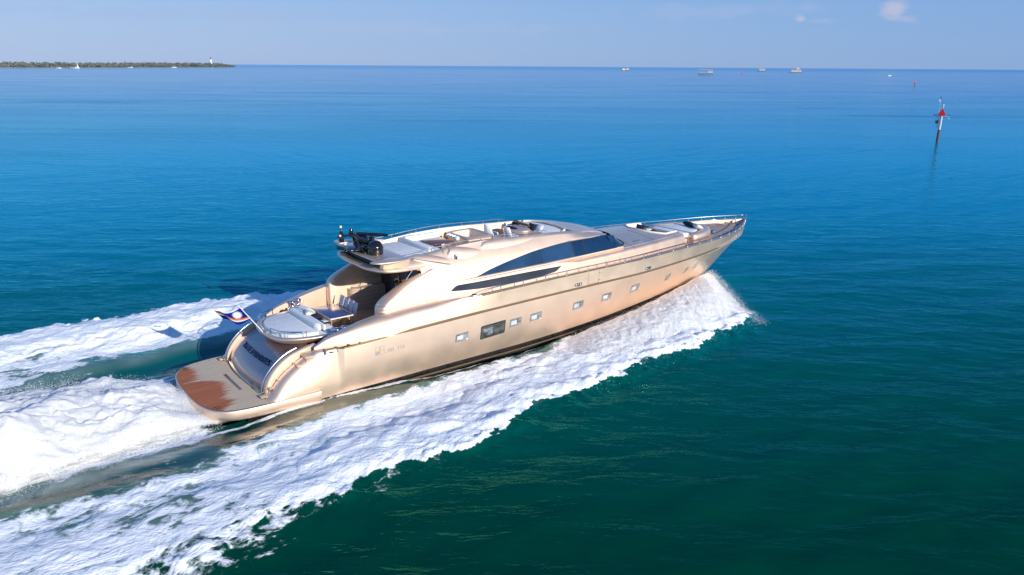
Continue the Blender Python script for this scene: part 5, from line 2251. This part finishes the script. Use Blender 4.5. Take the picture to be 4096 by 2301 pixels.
fs_ = band(S, so_, si_) * wx
fp_ = band(Y, po_, pi_) * wx
aft = sstep(10, -6, X)
inner_s = sstep(4.2, .6, S - si_)
foam = np.maximum(fs_ * (1 - .30 * aft - .16 * inner_s), fp_ * (1 - .30 * aft))
thin = sstep(.50, .72, fbm(X * .30 + n1, Y * .62, 4, 17))
foam = foam * (1 - .34 * thin * sstep(13, 0, X))
# breaking lip on the outer edge
lip = np.exp(-((S - so_ + .55) / .35) ** 2) * wx + np.exp(-((Y - po_ + .55) / .35) ** 2) * wx
foam = np.clip(foam + .25 * lip * sstep(-.12, .2, n3 + .05), 0, 1.15)
# broken lace outside and inside of the dense band
lace = (sstep(1.6, 0, S - so_) * sstep(-1.0, .2, S - so_) * .5 + sstep(1.6, 0, si_ - S) * sstep(-1, .2, si_ - S) * .16) * wx * aft
foam = np.maximum(foam, lace)
lace = sstep(1.5, 0, Y - po_) * sstep(-1.0, .2, Y - po_) * .5 * wx
foam = np.maximum(foam, lace)
# thin white ribbon hugging the hull, and streaks in the trough
HW = pchip([-4, .5, 4, 10, 16, 20, 24], [3.4, 2.98, 2.95, 3.0, 2.98, 2.88, 2.6])
rib = np.exp(-((np.abs(Y) - HW(X) - .22 - .08 * n2) / (.16 + .04 * sstep(14, 2, X))) ** 2) * sstep(21, 16, X) * sstep(-5, 0, X)
foam = np.maximum(foam, rib * .62)
strk = sstep(.62, .8, fbm(X * .10, Y * 2.6, 3, 9)) * sstep(HW(X) - .2, HW(X) + .2, np.abs(Y)) * sstep(si_ + .2, si_ - .5, S) * sstep(8, -2, X) * .22
foam = np.maximum(foam, strk * (Y < 0))
# wash behind the stern, under the plume
wsh = sstep(4.4, 3.0, np.abs(Y - .3)) * sstep(.8, -.8, X)
foam = np.maximum(foam, wsh * .95)
mist = sstep(7.5, 4.2, Y) * sstep(3.0, 4.4, Y) * sstep(1.5, -4, X) * .42
foam = np.maximum(foam, mist)
# water milky with fine bubbles
aer = np.maximum(np.maximum(band(S, YO(X) - .3, si_ + .2, 1.0, 1.0) * wx, band(Y, PO_(X) - .3, pi_ - 1.0, 1.0, 1.0) * wx) * .55, wsh)
slick = sstep(4.9 + .03 * -X, 4.2, S) * sstep(2.7, 3.3, S) * sstep(1.2, -2.5, X)
aer = np.maximum(aer, slick * 1.0)
calm = np.maximum(sstep(si_ + .9, si_ + .1, S) * (S > 2) * sstep(23, 18, X), slick)
calm = np.maximum(calm, sstep(pi_ + .2, pi_ - .8, Y) * (Y > 2) * sstep(23, 18, X) * .7)

# height
Hs = pchip([-40, -10, 0, 8, 16, 24, 28, 30], [.10, .22, .30, .38, .50, .55, .35, 0])
ridge_s = np.exp(-(np.clip(np.abs(S - (so_ - 1.7)) - .6, 0, None) / 1.25) ** 2)
ridge_p = np.exp(-(np.clip(np.abs(Y - (po_ - 1.7)) - .6, 0, None) / 1.25) ** 2)
hgt = Hs(X) * ridge_s * wx + (Hs(X) + .22) * ridge_p * wx
tro_s = np.exp(-((S - (HW(X) + .5 * (si_ - HW(X)))) / 1.0) ** 2) * sstep(22, 12, X) * sstep(-40, -4, X)
tro_p = np.exp(-((Y - (HW(X) + .5 * (pi_ - HW(X)))) / 1.3) ** 2) * sstep(22, 12, X) * sstep(-40, -4, X)
NB = pchip([-30, -3, 1, 2.5, 4, 7, 10, 16, 20, 23], [0, .0, -.12, .02, .14, .06, -.20, -.30, -.12, 0])
frac = np.clip((S - HW(X) + .2) / np.maximum(si_ - HW(X) + .4, .3), 0, 1.0)
slope_in = sstep(22, 14, X) * sstep(-30, -3, X) * (S > 0)
hgt += slope_in * (NB(X) + (.30 - NB(X) * .9) * frac ** 1.2) * sstep(si_ + 2.4, si_ + .4, S)
hgt -= .30 * tro_p
fm = np.clip(foam, 0, 1)
ridged = .6 + (fbm(X * .85 + n3, Y * 1.25 + n1, 4, 21) - .5) * 1.7
hgt += fm * (n5 * .06 + (ridged - .6) * .24 * (.55 + .45 * sstep(-2, 14, X)) + n4 * .07)
hgt += .05 * lip
# open sea: small wind waves, fading into shading detail farther off
cth, sth = math.cos(TH), math.sin(TH)
WX, WY = X * cth - Y * sth, X * sth + Y * cth
sea = 0
for k, (ang, lam, am) in enumerate(((-62, 7.5, .035), (-78, 4.6, .03), (-100, 3.1, .022), (-50, 2.2, .014), (-85, 1.5, .010), (-120, 1.05, .006))):
    kx, ky = 2 * math.pi / lam * math.cos(rad(ang)), 2 * math.pi / lam * math.sin(rad(ang))
    sea = sea + am * np.sin(kx * WX + ky * WY + 3.5 * fbm(WX * .9 / lam, WY * .9 / lam, 2, 30 + k)) * (.5 + fbm(WX * .25 / lam, WY * .25 / lam, 2, 40 + k))
hgt = (hgt + sea * (1 - .8 * calm) * (1 - .6 * fm)) * nearw
hidden = sstep(2.5, 2.1, np.abs(Y)) * sstep(-.2, .6, X) * sstep(31, 24, X)      # pushed down under the hull
hgt -= .5 * hidden

nx, ny = X.shape
V = np.stack([X, Y, hgt], -1).reshape(-1, 3)
I = np.arange(nx * ny).reshape(nx, ny)
Fq = np.stack([I[:-1, :-1], I[1:, :-1], I[1:, 1:], I[:-1, 1:]], -1).reshape(-1, 4)

t = NT('sea_water')
geo = t.n('ShaderNodeNewGeometry')
pos = geo.outputs['Position']
sp = t.n('ShaderNodeSeparateXYZ', {0: pos})
a_foam = t.n('ShaderNodeAttribute', attribute_name='foam').outputs['Fac']
a_calm = t.n('ShaderNodeAttribute', attribute_name='calm').outputs['Fac']
a_aer = t.n('ShaderNodeAttribute', attribute_name='aer').outputs['Fac']


def wmapv(scale, rotz):
    return t.n('ShaderNodeMapping', {'Vector': pos, 'Scale': scale, 'Rotation': (0, 0, rotz)}).outputs[0]


# green near, blue far: the distant sky reflection is put into the body colour
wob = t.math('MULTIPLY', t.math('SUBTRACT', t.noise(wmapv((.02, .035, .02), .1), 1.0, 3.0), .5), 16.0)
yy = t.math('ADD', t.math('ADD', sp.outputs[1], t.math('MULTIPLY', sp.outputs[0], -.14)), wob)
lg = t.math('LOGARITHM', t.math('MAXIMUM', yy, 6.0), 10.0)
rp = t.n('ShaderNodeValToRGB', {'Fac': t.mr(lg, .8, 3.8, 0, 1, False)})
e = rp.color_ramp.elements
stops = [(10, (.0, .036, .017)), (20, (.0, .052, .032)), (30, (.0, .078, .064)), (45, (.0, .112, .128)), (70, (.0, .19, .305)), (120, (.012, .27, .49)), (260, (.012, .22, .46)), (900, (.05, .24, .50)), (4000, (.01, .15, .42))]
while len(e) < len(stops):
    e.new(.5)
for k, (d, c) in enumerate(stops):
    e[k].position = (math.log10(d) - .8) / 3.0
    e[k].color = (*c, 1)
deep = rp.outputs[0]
# long wind streaks, their darker reflection put into body and gloss colour
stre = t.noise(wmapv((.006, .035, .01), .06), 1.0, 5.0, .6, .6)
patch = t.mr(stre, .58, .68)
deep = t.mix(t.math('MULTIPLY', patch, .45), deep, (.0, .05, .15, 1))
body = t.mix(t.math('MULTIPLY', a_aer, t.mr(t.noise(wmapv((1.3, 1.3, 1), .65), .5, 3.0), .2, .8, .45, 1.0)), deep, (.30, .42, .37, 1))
# ripples
w1 = t.noise(wmapv((.36, .95, .5), .10), 1.0, 4.0, .55, .3)
w2 = t.noise(wmapv((1.2, 3.0, 1), -.12), 1.0, 3.0, .55, .4)
w3 = t.noise(wmapv((5.0, 9.0, 1), .2), 1.0, 2.0, .5)
amp = t.math('SUBTRACT', 1.0, t.math('MULTIPLY', a_calm, .80))
slickn = t.mr(t.noise(wmapv((.010, .045, .02), -.05), 1.0, 4.0, .55, .8), .35, .65, .55, 1.25)
amp = t.math('MULTIPLY', amp, slickn)
hh = t.math('ADD', t.math('ADD', t.math('MULTIPLY', w1, .15), t.math('MULTIPLY', w2, .030)), t.math('MULTIPLY', w3, .005))
hh = t.math('MULTIPLY', hh, amp)
bmp = t.n('ShaderNodeBump', {'Strength': 1.0, 'Distance': 1.0, 'Height': hh})
fres = t.n('ShaderNodeFresnel', {'IOR': 1.33, 'Normal': bmp.outputs[0]})
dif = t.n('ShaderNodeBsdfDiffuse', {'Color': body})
gfar = t.mix(t.mr(lg, 1.25, 1.75), (.07, .50, .34, 1), (.13, .82, 1.0, 1))  # gloss tint by distance stands in for the changing sky reflection
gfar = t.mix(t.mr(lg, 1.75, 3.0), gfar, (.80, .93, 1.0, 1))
gfar = t.mix(t.mr(lg, 3.25, 3.75), gfar, (.52, .78, .96, 1))  # darker reflection towards the horizon, painted into the tint
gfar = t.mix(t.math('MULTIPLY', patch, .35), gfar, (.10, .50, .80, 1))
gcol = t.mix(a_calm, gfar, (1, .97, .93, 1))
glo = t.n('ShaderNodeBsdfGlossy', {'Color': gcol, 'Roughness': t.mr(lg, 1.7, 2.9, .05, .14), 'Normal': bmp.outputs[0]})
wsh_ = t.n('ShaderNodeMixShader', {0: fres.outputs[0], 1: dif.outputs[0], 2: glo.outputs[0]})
# foam
cth_ = t.n('ShaderNodeMapping', {'Vector': pos, 'Rotation': (0, 0, -TH)}).outputs[0]
f1 = t.noise(t.n('ShaderNodeMapping', {'Vector': cth_, 'Scale': (.80, 1.25, 1)}).outputs[0], 1.0, 6.0, .58, 1.1)
f2 = t.noise(t.n('ShaderNodeMapping', {'Vector': cth_, 'Scale': (4.2, 5.2, 2)}).outputs[0], 1.0, 4.0, .58, .6)
vor = t.n('ShaderNodeTexVoronoi', {'Vector': t.n('ShaderNodeMapping', {'Vector': cth_, 'Scale': (.9, 1.9, 1)}).outputs[0], 'Scale': 1.0, 'Randomness': 1.0}, feature='F1').outputs['Distance']
nz = t.math('ADD', t.math('ADD', t.math('MULTIPLY', t.math('SUBTRACT', f1, .5), 2.7), t.math('MULTIPLY', t.math('SUBTRACT', f2, .5), 1.0)), t.math('MULTIPLY', t.math('SUBTRACT', vor, .45), .30))
fmk = t.mr(t.math('ADD', t.math('SUBTRACT', t.math('MULTIPLY', a_foam, 1.75), .62), nz), -.10, .34)
fmk = t.math('MULTIPLY', fmk, t.mr(a_foam, .02, .14))
fb = t.n('ShaderNodeBump', {'Strength': 1.0, 'Distance': 1.0, 'Height': t.math('ADD', t.math('MULTIPLY', f1, .12), t.math('MULTIPLY', f2, .05))})
fcol = t.mix(t.mr(t.math('ADD', t.math('MULTIPLY', f1, .6), t.math('MULTIPLY', f2, .4)), .36, .58), (.82, .865, .895, 1), (.96, .955, .945, 1))
fd = t.n('ShaderNodeBsdfDiffuse', {'Color': fcol, 'Normal': fb.outputs[0]})
ms = t.n('ShaderNodeMixShader', {0: t.math('MULTIPLY', fmk, .97), 1: wsh_.outputs[0], 2: fd.outputs[0]})
t.out(ms.outputs[0])
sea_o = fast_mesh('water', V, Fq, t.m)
sea_o.location = (BX, BY, 0)
sea_o.rotation_euler = (0, 0, TH)
attr(sea_o, 'foam', foam * (np.hypot(X, Y) < 200))
attr(sea_o, 'calm', calm * (np.hypot(X, Y) < 200))
attr(sea_o, 'aer', aer * (np.hypot(X, Y) < 200))
tag(sea_o, kind='structure')


# ------------------------------------------------------------------ spray
def spray_mat(name):
    t = NT(name)
    ob = t.obj()
    al = t.n('ShaderNodeAttribute', attribute_name='dens').outputs['Fac']
    n1 = t.noise(ob, 1.7, 6.0, .65, .6)
    n2 = t.noise(ob, 9.0, 4.0, .65)
    m_ = t.mr(t.math('ADD', t.math('MULTIPLY', al, 1.7), t.math('ADD', t.math('MULTIPLY', t.math('SUBTRACT', n1, .5), 1.2), t.math('MULTIPLY', t.math('SUBTRACT', n2, .5), .8))), .18, .85)
    bm_ = t.n('ShaderNodeBump', {'Strength': .7, 'Distance': 1.0, 'Height': t.math('ADD', t.math('MULTIPLY', n1, .045), t.math('MULTIPLY', n2, .005))})
    d = t.n('ShaderNodeBsdfDiffuse', {'Color': (.97, .955, .93, 1), 'Normal': bm_.outputs[0]})
    tr = t.n('ShaderNodeBsdfTranslucent', {'Color': (.97, .955, .93, 1), 'Normal': bm_.outputs[0]})
    s = t.n('ShaderNodeMixShader', {0: .35, 1: d.outputs[0], 2: tr.outputs[0]})
    tp = t.n('ShaderNodeBsdfTransparent')
    r = t.n('ShaderNodeMixShader', {0: m_, 1: tp.outputs[0], 2: s.outputs[0]})
    return t.out(r.outputs[0])


M['spray'] = spray_mat('spray')
dm = NT('spray_drops')
d_ = dm.n('ShaderNodeBsdfDiffuse', {'Color': (.92, .92, .92, 1)})
t_ = dm.n('ShaderNodeBsdfTranslucent', {'Color': (.90, .92, .93, 1)})
dm.out(dm.n('ShaderNodeMixShader', {0: .45, 1: d_.outputs[0], 2: t_.outputs[0]}).outputs[0])
M['drops'] = dm.m


def drops(name, P, r, parent):
    n = len(P)
    base = np.array([(1, 1, 1), (1, -1, -1), (-1, 1, -1), (-1, -1, 1)], float) / math.sqrt(3)
    st_ = rng.uniform(.6, 1.5, (n, 1, 3))
    A = rng.uniform(0, 2 * np.pi, n)
    ca, sa = np.cos(A)[:, None], np.sin(A)[:, None]
    Q = base[None] * st_
    Q = np.stack([Q[..., 0] * ca - Q[..., 1] * sa, Q[..., 0] * sa + Q[..., 1] * ca, Q[..., 2]], -1)
    V = (P[:, None, :] + Q * r[:, None, None]).reshape(-1, 3)
    F0 = np.array([(0, 1, 2), (0, 3, 1), (0, 2, 3), (1, 3, 2)])
    Fc = (F0[None] + 4 * np.arange(n)[:, None, None]).reshape(-1, 3)
    return fast_mesh(name, V, Fc, M['drops'], parent, smooth=False)


def sea_frame(o):
    o.location = (BX, BY, 0)
    o.rotation_euler = (0, 0, TH)
    return o


RS = pchip([15, 18, 24, 28, 31, 32.4], [3.9, 3.3, 2.45, 1.5, .55, .12])


def bow_sheet(u, v, side, lift=0.0):
    xr_ = 32.3 - 15.5 * v
    xe = 27.1 - 13.5 * v
    s0 = RS(xr_)
    s1 = YO(np.minimum(xe, 27.3)) - .25 + .5 * sstep(.06, 0, v)
    x = xr_ + (xe - xr_) * u
    s = s0 + (s1 - s0) * u
    hmax = (.25 + 1.2 * sstep(0, .16, v) * (1 - .62 * sstep(.30, 1.0, v))) * (1 + .35 * lift)
    z = (.50 * (1 - v) ** 1.5 + .05) * (1 - u) + hmax * 2.6 * u ** .8 * (1 - u) ** 1.0 * .62 + .02
    return x, s * side, z


for side, lab in ((-1, 'white bow spray thrown out on the near side of the gold yacht'), (1, 'white bow spray thrown out on the far side of the gold yacht')):
    grp = None
    for layer, (lift, dens0) in enumerate(((0.0, 1.0), (.5, .62), (1.0, .40))):
        U, Vv = np.meshgrid(np.linspace(0, 1, 150), np.linspace(0, 1, 260), indexing='ij')
        x, y, z = bow_sheet(U, Vv, side, lift)
        k = 20 * layer + (3 if side > 0 else 0)
        # streaks along the throw in front, clumps behind
        stv = fbm(Vv * 60, U * 5, 4, 50 + k) - .5
        clp = 1 - np.abs(2 * fbm(x * 1.1, y * 1.1, 5, 60 + k) - 1)
        cl2 = fbm(x * 3.2, y * 3.2, 3, 64 + k) - .5
        env = sstep(0, .12, U) * (1 - .6 * sstep(.8, 1, U))
        z = z + env * (stv * .07 * (1 - .6 * Vv) + (clp - .62) * .17 * sstep(.05, .45, Vv) + cl2 * .07) + .03 * lift
        x = x + env * (fbm(x * 2, y * 2, 3, 70 + k) - .5) * .35
        ragged = (fbm(Vv * 46, U * 1.5, 4, 80 + k) - .5)
        y = y + side * sstep(.7, 1, U) * ragged * 1.1
        x = x + sstep(.6, 1, U) * ragged * .9
        d = sstep(0, .10, U + .10 * Vv) * sstep(1.02, .80, U) * sstep(-.012, .035, Vv + .03 * stv) * sstep(1.0, .82, Vv)
        d = d * dens0 * 1.35
        P = np.stack([x, y, z], -1).reshape(-1, 3)
        a, b = U.shape
        I = np.arange(a * b).reshape(a, b)
        Fq = np.stack([I[:-1, :-1], I[1:, :-1], I[1:, 1:], I[:-1, 1:]], -1).reshape(-1, 4)
        o = fast_mesh('bow_spray' if grp is None else 'spray_veil', P, Fq, M['spray'], grp)
        attr(o, 'dens', d)
        if grp is None:
            grp = sea_frame(o)
            tag(o, lab, 'spray', kind='stuff')
    n = 36000 if side < 0 else 12000
    vv = np.concatenate([rng.random(n // 2), rng.random(n // 4) ** 3 * .25, rng.random(n - n // 2 - n // 4)])
    uu = np.concatenate([rng.random(n // 2), rng.random(n // 4), 1 - np.abs(rng.normal(0, .09, n - n // 2 - n // 4))])
    x, y, z = bow_sheet(uu, vv, side, .5)
    rag = fbm(vv * 46, uu * 1.5, 4, 80) - .5
    jit = np.abs(rng.normal(0, 1, n))
    z = z + jit * (.06 + .14 * sstep(0, .5, vv)) * (.35 + .65 * np.sin(np.pi * np.clip(uu, 0, 1)))
    edge = sstep(.75, 1, uu)
    x = x + rng.normal(0, .12, n) + edge * (rag * .9 + np.abs(rng.normal(0, .22, n))) * .8 + sstep(.08, 0, vv) * np.abs(rng.normal(0, .22, n))
    y = y + side * edge * (rag * 1.1 + np.abs(rng.normal(0, .25, n))) + rng.normal(0, .08, n)
    z = np.maximum(z, .06)
    keep = np.abs(y) > RS(np.clip(x, 15, 32.4)) + .05
    P = np.stack([x, y, z], -1)[keep]
    drops('spray_drops', P, rng.uniform(.004, .015, len(P)) * np.where(rng.random(len(P)) < .05, 1.7, 1), grp)

# plume behind the drives
HX = pchip([-24, -16, -8, -5, -3, -1.2, -.2, .5, .95], [.7, 1.1, 1.45, 1.45, 1.3, .95, .62, .36, .22])
WL = pchip([-24, -8, -4, -1, 1], [5.4, 4.2, 3.5, 3.0, 2.65])       # starboard edge
WR = pchip([-24, -8, -4, -1, 1], [6.0, 4.6, 3.7, 2.6, 2.0])        # port edge


def plume(x, q, k, amp=1.0):
    """q -1..1 from starboard edge to port edge"""
    y = np.where(q < 0, q * WL(x), q * WR(x))
    prof = np.clip(1 - np.abs(q) ** 2.6, 0, 1) ** .75
    jets = .80 + .20 * np.cos(q * 2 * np.pi * 1.1) * sstep(-5, 0, x)
    z = HX(x) * prof * jets
    b1 = fbm(x * .45, y * .6, 5, 100 + k) + .12
    b2 = fbm(x * 1.7, y * 2.2, 4, 110 + k) - .5
    st_ = fbm(x * .35, y * 3.5, 3, 115 + k) - .5
    g = sstep(.6, -2.5, x)
    z = z + prof * (g * ((b1 - .6) * 1.1 + b2 * .13) + st_ * .07) * amp
    y = y + (fbm(x * .9, y * .5, 4, 120 + k) - .5) * 1.0 * g * np.abs(q)
    return y, z - .06


grp = None
for layer, (sc, dens0) in enumerate(((1.0, 1.0), (1.14, .60), (1.3, .36))):
    xg = np.concatenate([np.linspace(.95, -9, 220), np.linspace(-9.1, -22, 60)])
    Xg, Q = np.meshgrid(xg, np.linspace(-1, 1, 130), indexing='ij')
    y, z = plume(Xg, Q, layer * 7, .8 + .3 * layer)
    z = z * sc
    d = 1.3 * sstep(1.0, .72, np.abs(Q)) * dens0 * (1 if layer == 0 else sstep(.6, -1.5, Xg))
    d = d * sstep(-22, -18, Xg)
    P = np.stack([Xg, y, z], -1).reshape(-1, 3)
    a, b = Xg.shape
    I = np.arange(a * b).reshape(a, b)
    Fq = np.stack([I[:-1, :-1], I[1:, :-1], I[1:, 1:], I[:-1, 1:]], -1).reshape(-1, 4)
    o = fast_mesh('stern_wash' if grp is None else 'spray_veil', P, Fq, M['spray'], grp)
    attr(o, 'dens', d)
    if grp is None:
        grp = sea_frame(o)
        tag(o, 'thick white plume of wash boiling up behind the swim platform', 'spray', kind='stuff')
n = 52000
x = .6 - rng.random(n) ** .8 * 12
q = np.clip(rng.normal(0, .55, n), -1.05, 1.05)
q = np.where(rng.random(n) < .45, np.sign(rng.normal(0, 1, n)) * rng.uniform(.6, 1.12, n), q)
y, z = plume(x, np.clip(q, -1, 1), 0)
z = np.maximum(z, 0) * 1.05 + np.abs(rng.normal(0, 1, n)) * .26 * sstep(.6, -2.2, x) * (1 - .55 * np.abs(np.clip(q, -1, 1)))
y = y + rng.normal(0, .16, n) + np.sign(q) * np.clip(np.abs(q) - 1, 0, 1) * 3
drops('spray_drops', np.stack([x, y, np.maximum(z, .05)], -1), rng.uniform(.004, .013, n) * np.where(rng.random(n) < .05, 1.7, 1), grp)
